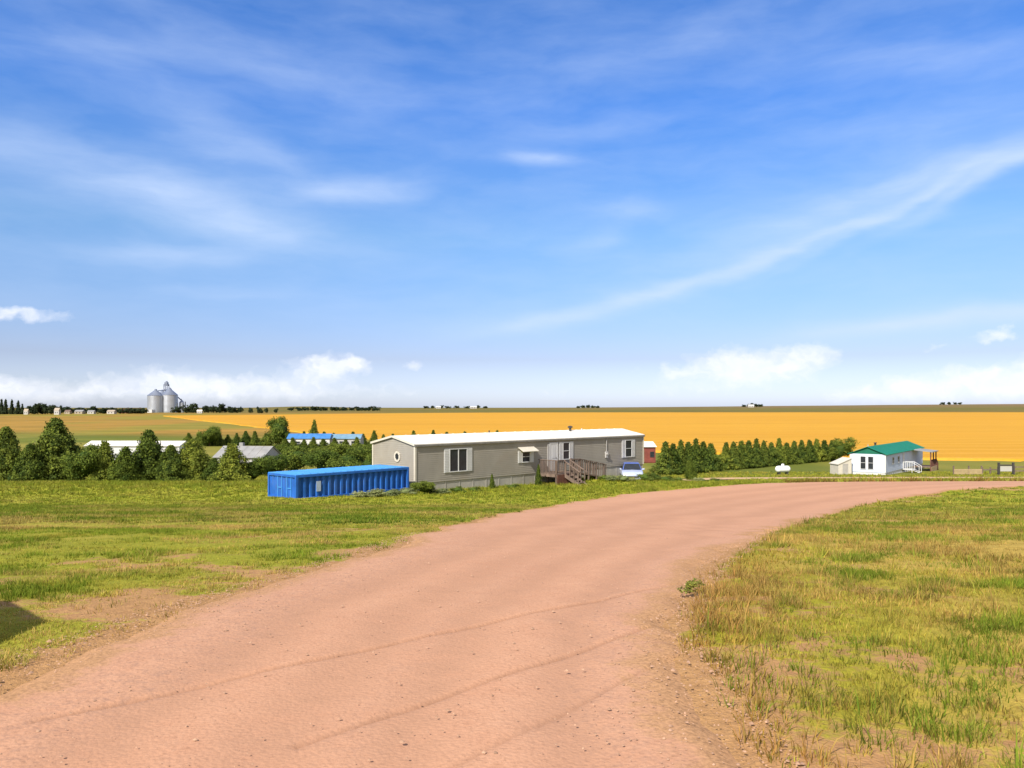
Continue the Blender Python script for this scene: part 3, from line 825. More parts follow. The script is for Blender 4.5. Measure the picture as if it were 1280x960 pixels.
# ------------------------------------------------------------------ buildings
def gable_house(name, loc, rz, L, W, H, rise, wall, roof, label, cat, over=.25, zdown=.8, skirt=None, gable=None, lap=.13, over_end=.15, group=None):
    """origin at near corner, x along length, y depth, z=0 at the siding's bottom"""
    o = empty(name, loc, rz, label, cat, group)
    mb = MB()
    nl = int(round(H/lap)); lp = H/nl
    for k in range(nl):       # lap siding: each course leans out by its thickness
        z0, z1 = k*lp, (k+1)*lp
        e0, e1 = .014, .0
        mb.hexa([(-e0,-e0,z0),(L+e0,-e0,z0),(L+e0,W+e0,z0),(-e0,W+e0,z0),(-e1,-e1,z1),(L+e1,-e1,z1),(L+e1,W+e1,z1),(-e1,W+e1,z1)])
    mb.build('wall', wall, o)
    if gable is None: gable = wall
    g = MB(); ng = max(2, int(rise/lap))
    for k in range(ng):
        z0, z1 = H+k*rise/ng, H+(k+1)*rise/ng
        a0, a1 = W/2*k/ng, W/2*(k+1)/ng
        e = .012
        g.hexa([(-e,a0,z0),(L+e,a0,z0),(L+e,W-a0,z0),(-e,W-a0,z0),(0,a1,z1-.001),(L,a1,z1-.001),(L,W-a1,z1-.001),(0,W-a1,z1-.001)])
    g.build('gable', gable, o)
    th = .07
    m = rise/(W/2)
    r = MB()
    def slab(sgn):
        ye = -over if sgn < 0 else W+over
        ze = H-over*m
        x0, x1 = -over_end, L+over_end
        p = [(x0,ye,ze+.02),(x1,ye,ze+.02),(x1,W/2,H+rise+.02),(x0,W/2,H+rise+.02)]
        q = [(a,b,c+th) for a,b,c in p]
        r.hexa(p+q)
    slab(-1); slab(1)
    n_seam = int(L/1.0)
    for k in range(1, n_seam):      # standing seams
        xx = L*k/n_seam
        for ye, sg in ((-over, 1), (W+over, -1)):
            r.bar((xx, ye, H-over*m+.02+th+.008), (xx, W/2-sg*.02, H+rise+.02+th+.008), .03, .022)
    rf = r.build('roof', roof, o)
    if skirt:
        s = MB().box(.04, L-.04, .04, W-.04, -zdown, -.003)
        n = int(L/1.2)
        for k in range(n+1):
            s.box(.04+(L-.12)*k/n, .08+(L-.12)*k/n, .015, .039, -zdown, -.02)
        s.build('skirting', skirt, o)
    return o, rf
def window_x(o, x0, x1, z0, z1, y=0, sgn=-1, shutters=None, frame=None, sash=1, sh_w=.33, mull=0, sill=True):
    """window on a wall that runs along x; sgn -1 = outside is -y"""
    frame = frame or M['white']
    def Yv(d): return y+sgn*d
    def bx(mb, xa, xb, da, db, za, zb):
        ya, yb = sorted((Yv(da), Yv(db))); mb.box(xa, xb, ya, yb, za, zb)
    f = MB(); t = .06
    bx(f, x0-t, x0, .016, .07, z0-t, z1+t); bx(f, x1, x1+t, .016, .07, z0-t, z1+t)
    bx(f, x0, x1, .016, .068, z1, z1+t); bx(f, x0, x1, .016, .08, z0-t, z0)
    if sash: bx(f, x0, x1, .03, .058, (z0+z1)/2-.02, (z0+z1)/2+.02)
    for k in range(mull):
        xc = x0+(x1-x0)*(k+1)/(mull+1); bx(f, xc-.03, xc+.03, .03, .062, z0, z1)
    w = f.build('window', frame, o)
    p = MB(); bx(p, x0-.004, x1+.004, .018, .03, z0-.004, z1+.004); p.build('pane', M['glass'], w)
    if shutters:
        for xa in (x0-t-.01-sh_w, x1+t+.01):
            s = MB(); bx(s, xa, xa+sh_w, .016, .05, z0-.08, z1+.08)
            n = 14
            for k in range(n):
                zz = z0-.04+(z1-z0+.06)*k/n; bx(s, xa+.04, xa+sh_w-.04, .05, .062, zz, zz+.05)
            s.build('shutter', shutters, o)
    return w
def window_y(o, y0, y1, z0, z1, x=0, sgn=-1, frame=None, sash=1, mull=0):
    frame = frame or M['white']
    def bx(mb, ya, yb, da, db, za, zb):
        xa, xb = sorted((x+sgn*da, x+sgn*db)); mb.box(xa, xb, ya, yb, za, zb)
    f = MB(); t = .06
    bx(f, y0-t, y0, .016, .07, z0-t, z1+t); bx(f, y1, y1+t, .016, .07, z0-t, z1+t)
    bx(f, y0, y1, .016, .068, z1, z1+t); bx(f, y0, y1, .016, .08, z0-t, z0)
    if sash: bx(f, y0, y1, .03, .058, (z0+z1)/2-.02, (z0+z1)/2+.02)
    for k in range(mull):
        yc = y0+(y1-y0)*(k+1)/(mull+1); bx(f, yc-.05, yc+.05, .03, .062, z0, z1)
    w = f.build('window', frame, o)
    p = MB(); bx(p, y0-.004, y1+.004, .018, .03, z0-.004, z1+.004); p.build('pane', M['glass'], w)
    return w

# --- long grey single-wide home
A45 = R(45); HX, HY = -6.1, 48.4
zs = EYE-94.5/F*48.4               # siding bottom
hL, hW, hH = 24.5, 4.6, 2.42
home, hroof = gable_house('mobile_home', (HX, HY, zs), A45, hL, hW, hH, .46, M['siding'], M['white_metal_roof'],
    'long grey sided mobile home with white roof and white shutters', 'mobile home', over=.09, skirt=M['skirt'], zdown=2.2, over_end=.10)
def hT(px):                          # distance along the long wall for a photo column
    r = (px-640)/F; c = math.cos(A45)
    return (r*HY-HX)/(c*(1-r))
def hZ(px, py):
    t = hT(px); Y = HY+t*math.sin(A45)
    return EYE-(py-510)/F*Y-zs
def hwin(pa, pb, ya, yb, **k):
    pm = (pa+pb)/2
    window_x(home, hT(pa), hT(pb), hZ(pm, yb), hZ(pm, ya), shutters=M['white'], **k)
hwin(562, 583, 561.5, 588.5, mull=1, sash=0, sh_w=.42)
hwin(652.5, 661.5, 564.5, 577, sh_w=.36)
hwin(703.5, 711, 553.5, 573.5, sh_w=.42, mull=0)
hwin(781.5, 789, 550.5, 570.5, sh_w=.42)
aw = MB(); t0, t1 = hT(647.5), hT(667); za = hZ(657, 559)
aw.hexa([(t0,-.55,za-.30),(t1,-.55,za-.30),(t1,-.016,za-.02),(t0,-.016,za-.02),(t0,-.55,za-.26),(t1,-.55,za-.26),(t1,-.016,za+.03),(t0,-.016,za+.03)])
aw.build('awning', M['trim'], home)
d0, d1 = hT(687.5), hT(695.5); dz0, dz1 = .06, 2.08
df = MB(); df.box(d0-.1, d0, -.07, -.016, dz0, dz1+.1); df.box(d1, d1+.1, -.07, -.016, dz0, dz1+.1); df.box(d0, d1, -.068, -.016, dz1, dz1+.1)
dd = MB(); dd.box(d0, d1, -.055, -.018, dz0, dz1); dd.box(d0+.15, d1-.15, -.066, -.055, .2, .85); dd.box(d0+.15, d1-.15, -.066, -.055, 1.0, 1.9)
door = dd.build('door', M['white'], home); df.build('door_frame', M['white'], door)
MB().lathe([(.0,0),(.03,.0),(.035,.03),(.02,.05)], 10, (d1-.1, -.10, 1.02), 'y').build('handle', M['dark'], door)
sd = MB(); s0, s1 = hT(684), hT(687); sd.box(s0, s1-.05, -.06, -.016, .06, 2.1); sd.build('door_panel', M['grey_wall'], home)
# corner boards, fascia, gable window, vents, siding trim line
MB().box(-.05, .07, -.045, -.016, -.02, hH).box(-.045, -.016, -.016, .10, -.02, hH).build('corner_trim', M['trim'], home)
MB().box(hL-.07, hL+.05, -.045, -.016, -.02, hH).build('corner_trim', M['trim'], home)
MB().box(-.045, -.016, hW-.1, hW+.03, -.02, hH).build('corner_trim', M['trim'], home)
fa = MB(); fa.bar((-.13, -.09, hH+.01), (-.13, hW/2, hH+.50), .03, .13); fa.bar((-.13, hW+.09, hH+.01), (-.13, hW/2, hH+.50), .03, .13)
fa.build('fascia', M['trim'], home)
ev = MB(); ev.box(-.1, hL+.1, -.125, -.093, hH-.10, hH+.02); ev.build('gutter', simple('grey_eave_trim', (.20,.185,.165), .6), home)
rw = MB(); yc, zc = hW*.40, hZ(0, 0)*0+1.62
n8 = 8
ring = MB(); pts = [(math.cos(2*math.pi*k/8+.39), math.sin(2*math.pi*k/8+.39)) for k in range(8)]
for k in range(8):
    a, b = pts[k], pts[(k+1) % 8]
    ring.bar((-.04, yc+a[0]*.27, zc+a[1]*.30), (-.04, yc+b[0]*.27, zc+b[1]*.30), .13, .05, up=(1,0,0))
ow = ring.build('octagon_window', M['trim'], home)
MB().prism([(p[0]*.25, p[1]*.31) for p in pts], lambda u, v, e: (-.022-.012*e, yc+u, zc+v)).build('pane', M['glass'], ow)
tv = hT(736)
rv = MB().lathe([(.10,-.05),(.10,.30),(.20,.32),(.20,.42),(.05,.48)], 12, (tv, hW*.42, hH+.46*.84+.05)); rv.build('roof_vent', M['dark'], home)
MB().lathe([(.05,-.05),(.05,.28)], 10, (hT(642), hW*.55, hH+.42)).build('vent_pipe', M['dark'], home)
MB().lathe([(.05,-.05),(.05,.24)], 10, (hT(752), hW*.45, hH+.42)).build('vent_pipe', M['white'], home)
mt = MB(); tm = hT(756); mt.box(tm, tm+.3, -.12, -.016, .75, 1.25); mt.lathe([(.1,-.20),(.1,-.121)], 12, (tm+.15, 0, 1.05), 'y'); mt.build('electric_meter', M['grey_wall'], home)
MB().tube([(tm+.15, -.06, 1.25), (tm+.15, -.06, hH-.16)], .025, 6).build('conduit', M['grey_wall'], home)

# --- deck in front of the door
c45 = math.cos(A45)
def h2w(t, v, z): return (HX+t*c45-v*c45, HY+t*c45+v*c45, z)
tA, tB = hT(682)-1.0, hT(733)-3.0
dk_base = T(*h2w((tA+tB)/2, -1.2, 0)[:2])
deck = empty('wooden_deck', h2w(tA, 0, dk_base), A45, 'weathered brown wooden deck with railings and steps at the door of the long grey home', 'deck')
DZ = zs-dk_base+.02; DW = tB-tA; DD = 1.9
pl = MB()
nb_ = int(DD/.15)
for k in range(nb_):
    y = -.08-DD*(k+1)/nb_; pl.box(0, DW, y+.012, y+DD/nb_, DZ-.04, DZ)
pl.build('floor_boards', M['wood'], deck)
fr_ = MB(); fr_.box(0, DW, -DD-.12, -DD-.085, DZ-.22, DZ-.045); fr_.box(0, .04, -DD-.08, -.1, DZ-.22, DZ-.045); fr_.box(DW-.04, DW, -DD-.08, -.1, DZ-.22, DZ-.045)
fr_.build('joist', M['wood'], deck)
for x in (.05, DW*.36, DW*.68, DW-.05):
    for y in (-.25, -DD-.02):
        MB().box(x-.05, x+.05, y-.05, y+.05, -.6, DZ-.045 if y > -1 else DZ+1.0).build('post', M['wood'], deck)
st_a, st_b = DW*.30, DW*.56
def rail_panel(xa, xb):
    rl = MB()
    rl.bar((xa, -DD-.02, DZ+.98), (xb, -DD-.02, DZ+.98), .14, .04); rl.bar((xa, -DD-.02, DZ+.12), (xb, -DD-.02, DZ+.12), .04, .09)
    n = int((xb-xa)/.16)
    for k in range(n):
        x = xa+(xb-xa)*(k+.5)/n; rl.box(x-.022, x+.022, -DD-.045, -DD-.005, DZ+.06, DZ+.96)
    return rl
rl = rail_panel(.05, st_a)
rl.bar((.05, -.2, DZ+.98), (.05, -DD, DZ+.98), .14, .04)
for k in range(12): y = -.3-(DD-.4)*k/11; rl.box(.03, .07, y-.022, y+.022, DZ+.0, DZ+.96)
rl.build('railing', M['wood'], deck)
rail_panel(st_b, DW-.05).build('railing', M['wood'], deck)
st = MB()
for k in range(5):
    z = DZ-(k+1)*DZ/5.2; y = -DD-.15-k*.30
    st.box(st_a, st_b, y-.30, y, z-.04, z)
st.bar((st_a, -DD-.10, DZ-.1), (st_a, -DD-1.65, -.05), .05, .24); st.bar((st_b, -DD-.10, DZ-.1), (st_b, -DD-1.65, -.05), .05, .24)
st.build('steps', M['wood'], deck)
sr = MB()
for x in (st_a, st_b):
    sr.bar((x, -DD-.05, DZ+.95), (x, -DD-1.6, .95), .09, .05)
    for k in range(4):
        f = (k+.5)/4; sr.bar((x, -DD-.05-1.55*f, DZ*(1-f)+.05), (x, -DD-.05-1.55*f, (DZ+.95)*(1-f)+.95*f), .06)
sr.build('stair_rail', M['wood'], deck)
la = MB()
for k in range(9): la.box(.02+k*.16, .02+k*.16+.13, -DD-.155, -DD-.125, -.4, DZ-.05)
la.build('skirt_boards', M['red_wood'], deck)
# ramp that runs down to the right along the home
rp = MB(); RL = hT(752)-1.9-tB
rp.hexa([(DW, -DD-.05, DZ-.12),(DW+RL, -DD-.05, .12),(DW+RL, -.9, .12),(DW, -.9, DZ-.12),(DW, -DD-.05, DZ-.02),(DW+RL, -DD-.05, .22),(DW+RL, -.9, .22),(DW, -.9, DZ-.02)])
rp.build('ramp', M['wood'], deck)
rr = MB()
for y in (-DD-.02, -.95):
    rr.bar((DW, y, DZ+.96), (DW+RL, y, 1.2), .12, .04)
    n = 13
    for k in range(n+1):
        f = k/n; x = DW+RL*f; z0 = DZ*(1-f)+.22*f
        rr.bar((x, y, z0-.5 if k % 4 == 0 else z0+.05), (x, y, z0+.96), .10 if k % 4 == 0 else .05)
rr.build('ramp_rail', M['wood'], deck)

# --- blue container
CA = math.atan2(.14, .128)
ca, sa = math.cos(CA), math.sin(CA)
cY = 41.2
cloc = P(370, 625, cY); cz = cloc.z-.07
cont = empty('metal_container', (cloc.x, cloc.y, cz), CA, 'long low blue corrugated metal container in front of the grey home', 'container')
cLn, cWd, cHt = 7.85, 2.9, 1.38
def corr(n, depth, length):
    pts = []; p = length/n
    for k in range(n):
        pts += [(k*p, 0), (k*p+.28*p, 0), (k*p+.46*p, depth), (k*p+.78*p, depth)]
    pts.append((length, 0)); return pts
def corr_panel(n, depth, length, fn):
    pts = corr(n, depth, length); mb = MB(); m = len(pts)
    vs = [fn(u, d, 0) for u, d in pts]+[fn(u, d, 1) for u, d in pts]
    mb.add(vs, [(i, i+1, m+i+1, m+i) for i in range(m-1)])
    return mb
zb, zt = .14, cHt-.12
for yy, sg in ((.06, 1), (cWd-.06, -1)):
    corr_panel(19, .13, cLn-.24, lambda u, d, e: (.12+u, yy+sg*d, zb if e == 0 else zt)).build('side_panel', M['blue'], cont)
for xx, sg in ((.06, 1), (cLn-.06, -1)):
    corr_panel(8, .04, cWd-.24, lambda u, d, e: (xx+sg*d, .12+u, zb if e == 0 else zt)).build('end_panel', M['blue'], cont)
frm = MB()
for x in (0, cLn-.14):
    for y in (0, cWd-.14): frm.box(x, x+.14, y, y+.14, 0, cHt)
for y in (.003, cWd-.103):
    frm.box(.14, cLn-.14, y, y+.10, 0, .15); frm.box(.14, cLn-.14, y, y+.10, cHt-.13, cHt-.003)
for x in (.003, cLn-.103):
    frm.box(x, x+.10, .14, cWd-.14, 0, .15); frm.box(x, x+.10, .14, cWd-.14, cHt-.13, cHt-.003)
frm.build('frame', M['blue'], cont, bevel=.008)
tp = MB()
tp.box(.02, cLn-.02, .02, cWd-.02, cHt+.002, cHt+.028)
for k in range(1, 16): tp.box(cLn*k/16-.06, cLn*k/16+.06, .14, cWd-.14, cHt+.028, cHt+.045)
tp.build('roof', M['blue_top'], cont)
MB().box(1.30, 1.58, .032, .05, .42, .98).build('placard', simple('faded_pale_placard', (.36,.43,.54), .6), cont)
lb = MB()
for y in (.55, .95, 1.5, 1.9): lb.lathe([(.022, .12), (.022, cHt-.1)], 8, (.035, y, 0))
for y in (.75, 1.7): lb.box(.012, .03, y-.22, y+.12, .62, .66)
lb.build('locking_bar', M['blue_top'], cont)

# --- white house with green roof
WA = math.atan2(19, 15.3); wx, wy = 46.7, 96.0
wz = EYE-84/F*96+.28; wH = 2.3
wh, _ = gable_house('white_house', (wx, wy, wz), WA, 22.0, 4.2, wH, .85, M['white_wall'], M['green_roof'],
     'small white mobile house with a dark green roof beside the golden field', 'house', over=.25, skirt=M['white'], zdown=1.2, gable=M['green_gable'], over_end=.22)
yl = lambda px: 4.2*(1107-px)/42.0
window_y(wh, yl(1083.6), yl(1077.8), .40, 1.95); window_y(wh, yl(1092.6), yl(1086.8), .40, 1.95)
window_x(wh, 6.4, 7.2, .95, 1.75)
window_x(wh, 3.4, 4.2, .95, 1.75)
dw = MB(); dw.box(9.2, 10.1, -.05, -.016, .02, 2.02); dw.build('door', M['white'], wh)
MB().lathe([(.13,-.05),(.13,.45),(.2,.47),(.2,.55)], 10, (5.0, 2.4, wH+.72)).build('roof_vent', M['dark'], wh)
MB().lathe([(.06,-.05),(.06,.4)], 8, (2.2, 2.6, wH+.68)).build('vent_pipe', M['grey_wall'], wh)
MB().box(-.05, .08, -.045, -.016, 0, wH).box(-.045, -.016, -.016, .1, 0, wH).build('corner_trim', M['white'], wh)
MB().box(-.045, -.016, 4.1, 4.24, 0, wH).build('corner_trim', M['white'], wh)
def wloc(t, v, z): 
    c, s = math.cos(WA), math.sin(WA); return (wx+t*c-v*s, wy+t*s+v*c, z)
# covered porch
pz = T(*wloc(17.5, -1.2, 0)[:2])
po = empty('covered_porch', wloc(15.0, 0, pz), WA, 'brown covered porch with tan boarded front at the far end of the white house', 'porch')
ph = wz-pz
MB().box(0, 3.8, -2.4, -.06, ph-.15, ph-.03).build('floor', M['wood'], po)
for x in (.06, 1.9, 3.74):
    MB().box(x-.07, x+.07, -2.38, -2.24, -.4, ph+2.0).build('post', M['red_wood'], po)
MB().hexa([(-.2,-2.6,ph+1.98),(3.95,-2.6,ph+1.98),(3.95,-.26,ph+2.22),(-.2,-.26,ph+2.22),(-.2,-2.6,ph+2.08),(3.95,-2.6,ph+2.08),(3.95,-.26,ph+2.32),(-.2,-.26,ph+2.32)]).build('roof', M['grey_roof'], po)
tb = MB()
for k in range(14): tb.box(.02+k*.268, .02+k*.268+.255, -2.46, -2.42, -.3, ph-.02)
tb.build('front_boards', M['tan_panel'], po)
pr = MB(); pr.bar((.1, -2.3, ph+.9), (3.7, -2.3, ph+.9), .1, .06)
for k in range(22): x = .1+3.6*k/21; pr.box(x-.025, x+.025, -2.33, -2.28, ph, ph+.88)
pr.build('railing', M['red_wood'], po)
ss = MB()
for k in range(4): ss.box(3.82+k*.32, 4.14+k*.32, -2.3, -1.1, ph-.2*(k+1)-.05, ph-.2*(k+1))
ss.bar((3.82, -2.34, ph-.05), (5.2, -2.34, -.1), .06, .26); ss.bar((3.82, -2.34, ph+.95), (5.2, -2.34, .85), .07)
for k in range(5): f = k/4; ss.bar((3.86+1.3*f, -2.34, ph*(1-f)), (3.86+1.3*f, -2.34, (ph+.95)*(1-f)+.85*f), .06)
ss.build('steps', M['red_wood'], po)
# white entry steps with rail
ez = T(*wloc(9.6, -1, 0)[:2])
es = empty('entry_steps', wloc(8.45, 0, ez), WA, 'white entry steps with handrail against the side of the white house', 'steps')
eh = wz-ez; e = MB()
e.box(.5, 1.9, -1.2, -.06, max(.05, eh-.14), eh-.02)
for k in range(3): e.box(.5, 1.9, -1.5-.3*k, -1.2-.3*k, eh*(1-(k+1)/4)-.05, eh*(1-(k+1)/4))
e.build('step_treads', M['white'], es)
er = MB()
for x in (.5, 1.9):
    er.bar((x, -.1, eh+.9), (x, -1.2, eh+.9), .06); er.bar((x, -1.2, eh+.9), (x, -2.1, .85), .06)
    for y, z0, z1 in ((-.15, eh, eh+.9), (-.65, eh, eh+.9), (-1.2, -.2, eh+.9), (-2.05, -.2, .87)): er.bar((x, y, z0), (x, y, z1), .06)
er.build('handrail', M['white'], es)
# cream lean-to at the left
lz = T(X(1053, 97), 97)
lt_ = empty('lean_to_shed', (X(1048, 97.5), 97.5, lz-.1), R(4), 'cream lean-to shed against the left side of the white house', 'shed')
sh = MB(); w_ = 1.75
for k in range(9):
    a, b = w_*k/9, w_*(k+1)/9-.012
    ha, hb = 1.35+.75*a/w_, 1.35+.75*b/w_
    sh.hexa([(a,0,-.3),(b,0,-.3),(b,2.2,-.3),(a,2.2,-.3),(a,0,ha),(b,0,hb),(b,2.2,hb),(a,2.2,ha)])
sh.build('wall', M['trim'], lt_)
MB().hexa([(-.1,-.1,1.33),(w_-.02,-.1,2.12),(w_-.02,2.3,2.12),(-.1,2.3,1.33),(-.1,-.1,1.39),(w_-.02,-.1,2.18),(w_-.02,2.3,2.18),(-.1,2.3,1.39)]).build('roof', M['trim'], lt_)
MB().box(.55, 1.25, -.03, -.004, 0, 1.45).build('door', M['skirt'], lt_)

# --- buildings behind the trees
def mid_house(name, px0, px1, top, Y, rz, W, H, rise, wall, roof, label, cat):
    x0, x1 = X(px0, Y), X(px1, Y)
    L = (x1-x0)/math.cos(rz)
    zt = EYE-(top-510)/F*(Y+W/2)
    zb = zt-H-rise
    o, r = gable_house(name, (x0, Y, zb), rz, L, W, H, rise, wall, roof, label, cat, skirt=wall, zdown=1.5, lap=.2)
    return o, L
o, L = mid_house('white_mobile_home', 106, 226, 551.5, 134, R(-2), 4.4, 2.5, .7, M['white'], M['white_metal_roof'], 'white roofed long mobile home half hidden behind the cedars', 'mobile home')
for t in (.15, .4, .62, .86): window_x(o, L*t, L*t+.9, .9, 1.9)
o, L = mid_house('grey_house', 268, 332, 558, 98, R(-9), 5.0, 2.4, 1.2, M['grey_wall'], M['grey_roof'], 'low house with a pale grey roof behind the rounded cedar', 'house')
for t in (.2, .72): window_x(o, L*t, L*t+1.1, .8, 1.8)
MB().box(L*.30, L*.30+.5, 2.6, 3.1, 3.2, 4.1).build('chimney', M['grey_roof'], o)
o, L = mid_house('blue_roofed_home', 359, 411, 542.5, 177, R(4), 5.0, 2.5, .95, M['white'], M['blue_roof'], 'white home with a bright blue roof among the valley trees', 'house')
for t in (.2, .55): window_x(o, L*t, L*t+1.0, .8, 1.8)
o, L = mid_house('teal_roofed_home', 413, 450, 543, 179, R(2), 5.0, 2.4, .9, M['grey_wall'], M['teal_roof'], 'home with a pale teal roof right of the bright blue roof', 'house')
for t in (.3, .7): window_x(o, L*t, L*t+1.0, .8, 1.8)
o, L = mid_house('red_shed', 790, 820, 552.5, 128, R(6), 4.0, 2.6, .7, M['barn_red'], M['white_metal_roof'], 'dark red shed with a white roof behind the far end of the grey home', 'shed')
window_x(o, L*.78, L*.78+.6, .9, 1.7, frame=M['dark'])
MB().box(L*.3, L*.3+1.0, -.05, -.016, .0, 2.0).build('door', M['brick'], o)

# --- car parked at the far end of the home
def build_car(loc, rz):
    o = empty('parked_car', loc, rz, 'pale car with blue roof parked at the far end of the grey home', 'car')
    W = .87
    # body: cross-sections along y (front = -y)
    secs = [(-2.15,.36,.62,.70),(-2.05,.28,.74,.80),(-1.75,.24,.86,.85),(-1.0,.22,.95,.87),(-.1,.22,.97,.87),(.9,.22,.98,.87),(1.7,.24,.97,.86),(2.05,.30,.92,.80),(2.12,.38,.80,.74)]
    mb = MB(); vs = []
    for y, z0, z1, w in secs:
        vs += [(-w*.93, y, z0), (-w, y, (z0+z1)*.5), (-w*.97, y, z1-.10), (-w*.84, y, z1-.01), (0, y, z1+.025), (w*.84, y, z1-.01), (w*.97, y, z1-.10), (w, y, (z0+z1)*.5), (w*.93, y, z0)]
    fs = []
    n = 9
    for i in range(len(secs)-1):
        for k in range(n):
            fs.append((i*n+k, i*n+(k+1) % n, (i+1)*n+(k+1) % n, (i+1)*n+k))
    fs += [tuple(range(n)), tuple((len(secs)-1)*n+k for k in range(n))[::-1]]
    mb.add(vs, fs)
    mb.build('body', M['car'], o, smooth=False, bevel=.03)
    cab = MB()
    cab.hexa([(-.78,-.95,.93),(.78,-.95,.93),(.80,1.75,.95),(-.80,1.75,.95),(-.60,-.10,1.40),(.60,-.10,1.40),(.60,1.15,1.41),(-.60,1.15,1.41)])
    cb_ = cab.build('cabin', M['car_roof'], o, bevel=.04)
    rf = MB(); rf.hexa([(-.62,-.14,1.405),(.62,-.14,1.405),(.62,1.2,1.415),(-.62,1.2,1.415),(-.55,.0,1.45),(.55,.0,1.45),(.55,1.05,1.455),(-.55,1.05,1.455)])
    rf.build('roof', M['car_roof'], o, bevel=.015)
    def quad_panel(a, b, c, d, nrm, th=.012):
        nv = Vector(nrm).normalized()*th
        p = [Vector(q)+nv*.4 for q in (a, b, c, d)]
        return MB().hexa([*p, *[q+nv for q in p]])
    quad_panel((-.70,-.90,.965),(.70,-.90,.965),(.565,-.15,1.375),(-.565,-.15,1.375),(0,-.48,.85), .02).build('windscreen', M['glass'], o)
    quad_panel((-.70,1.72,.98),(.70,1.72,.98),(.56,1.19,1.375),(-.56,1.19,1.375),(0,.6,.8), .02).build('rear_window', M['glass'], o)
    for sx in (-1, 1):
        quad_panel((sx*.785,-.72,.97),(sx*.795,1.45,.98),(sx*.612,1.05,1.37),(sx*.612,-.02,1.37),(sx*.9,0,.4), .014).build('side_window', M['glass'], o)
        MB().hexa([(sx*.82-.05,-.78,.95),(sx*.82+sx*.16,-.78,.97),(sx*.82+sx*.16,-.66,.97),(sx*.82-.05,-.66,.95),(sx*.82-.05,-.78,1.05),(sx*.82+sx*.17,-.78,1.08),(sx*.82+sx*.17,-.66,1.08),(sx*.82-.05,-.66,1.05)]).build('mirror', M['car'], o, bevel=.015)
        MB().hexa([(sx*.40,-2.17,.60),(sx*.72,-2.10,.61),(sx*.72,-1.95,.61),(sx*.40,-1.95,.60),(sx*.42,-2.13,.72),(sx*.74,-2.04,.745),(sx*.74,-1.93,.745),(sx*.42,-1.95,.74)]).build('headlight', M['lens'], o)
        for y in (-1.35, 1.32):
            w = MB().lathe([(.20,-.10),(.30,-.10),(.325,-.07),(.325,.07),(.30,.10),(.20,.10)], 24, (sx*.78, y, .32), 'x').build('wheel', M['tyre'], o, smooth=False)
            MB().lathe([(.04,-.108),(.2,-.104),(.2,.104),(.04,.108)], 16, (sx*.78, y, .32), 'x').build('rim', M['rim'], w)
    MB().box(-.45, .45, -2.19, -2.1, .45, .57).build('grille', M['dark'], o)
    MB().box(-.80, .80, -2.20, -2.06, .30, .40).build('bumper', M['car'], o, bevel=.02)
    return o
cx, cy = X(789.5, 62.3), 62.3
build_car((cx, cy, EYE-(601.0-510)/F*62.3), R(-6))

# --- propane tank
ty = 97; tx = X(978.5, ty); tz = T(tx, ty)
tk = empty('propane_tank', (tx, ty, tz), R(12), 'white propane tank on short legs in front of the conifer row', 'tank')
prof = [(.02,-1.0),(.18,-.97),(.31,-.88),(.40,-.74),(.42,-.6),(.42,.6),(.40,.74),(.31,.88),(.18,.97),(.02,1.0)]
MB().lathe(prof, 24, (0, 0, .72), 'x').build('vessel', M['tank'], tk, smooth=True)
MB().lathe([(.17,1.08),(.19,1.28),(.15,1.36),(.03,1.40)], 16).build('dome', M['tank'], tk, smooth=True)
for x in (-.55, .55): MB().box(x-.07, x+.07, -.3, .3, -.1, .42).build('leg', M['dark'], tk)

# --- fence, boards and gate at the far right
def fence_run(name, pts, label, cat, hpost=1.15, rails=(.45, .95), mat=None):
    x0, y0 = pts[0]; o = empty(name, (x0, y0, T(x0, y0)), 0, label, cat)
    zz = T(x0, y0); P3 = [(x-x0, y-y0, T(x, y)-zz) for x, y in pts]
    for p in P3: MB().box(p[0]-.07, p[0]+.07, p[1]-.07, p[1]+.07, p[2]-.3, p[2]+hpost).build('post', M['wood'], o)
    rr_ = MB()
    for a, b in zip(P3[:-1], P3[1:]):
        for h in rails: rr_.bar((a[0], a[1]-.09, a[2]+h), (b[0], b[1]-.09, b[2]+h), .04, .14)
    rr_.build('rail', mat or M['wood'], o)
    return o
fy = 97.0
fence_run('rail_fence', [(X(p, fy), fy) for p in (1192, 1211, 1227)], 'short tan boarded fence right of the white house porch', 'fence', rails=(.15,.32,.49,.66), mat=M['tan_panel'])
fence_run('post_and_rail_fence', [(X(p, fy+1), fy+1) for p in (1268, 1290, 1312, 1334)], 'weathered post and rail fence beyond the white gate', 'fence')
fence_run('wire_fence', [(X(p, fy+1.5), fy+1.5) for p in (1228, 1238, 1247.5)], 'short low fence between the tan boards and the white gate', 'fence', hpost=.9, rails=(.6,))
gx = X(1250, fy); go = empty('white_gate', (gx, fy, T(gx, fy)), 0, 'white boarded gate between two dark posts at the right edge of the photo', 'gate')
gw = X(1268, fy)-gx-.3
for x in (-.15, gw+.15): MB().box(x-.11, x+.11, -.1, .1, -.3, 1.55).build('post', M['dark'], go)
g1 = MB()
for k in range(4): g1.box(.02, gw-.02, -.03, .03, .45+k*.16, .45+k*.16+.14)
g1.build('boards', M['house_white'], go)
MB().box(0, gw, -.035, .035, 1.12, 1.3).build('top_rail', M['dark'], go)

# --- off frame shed whose roof throws the shadow at the lower left
shx, shy = -5.74, 3.66
szz = T(shx, shy)
sr_ = R(121)
sd_ = empty('unseen_garden_shed', (shx, shy, szz), 0, 'small dark wooden garden shed left of the road, only its shadow in the photo', 'shed')

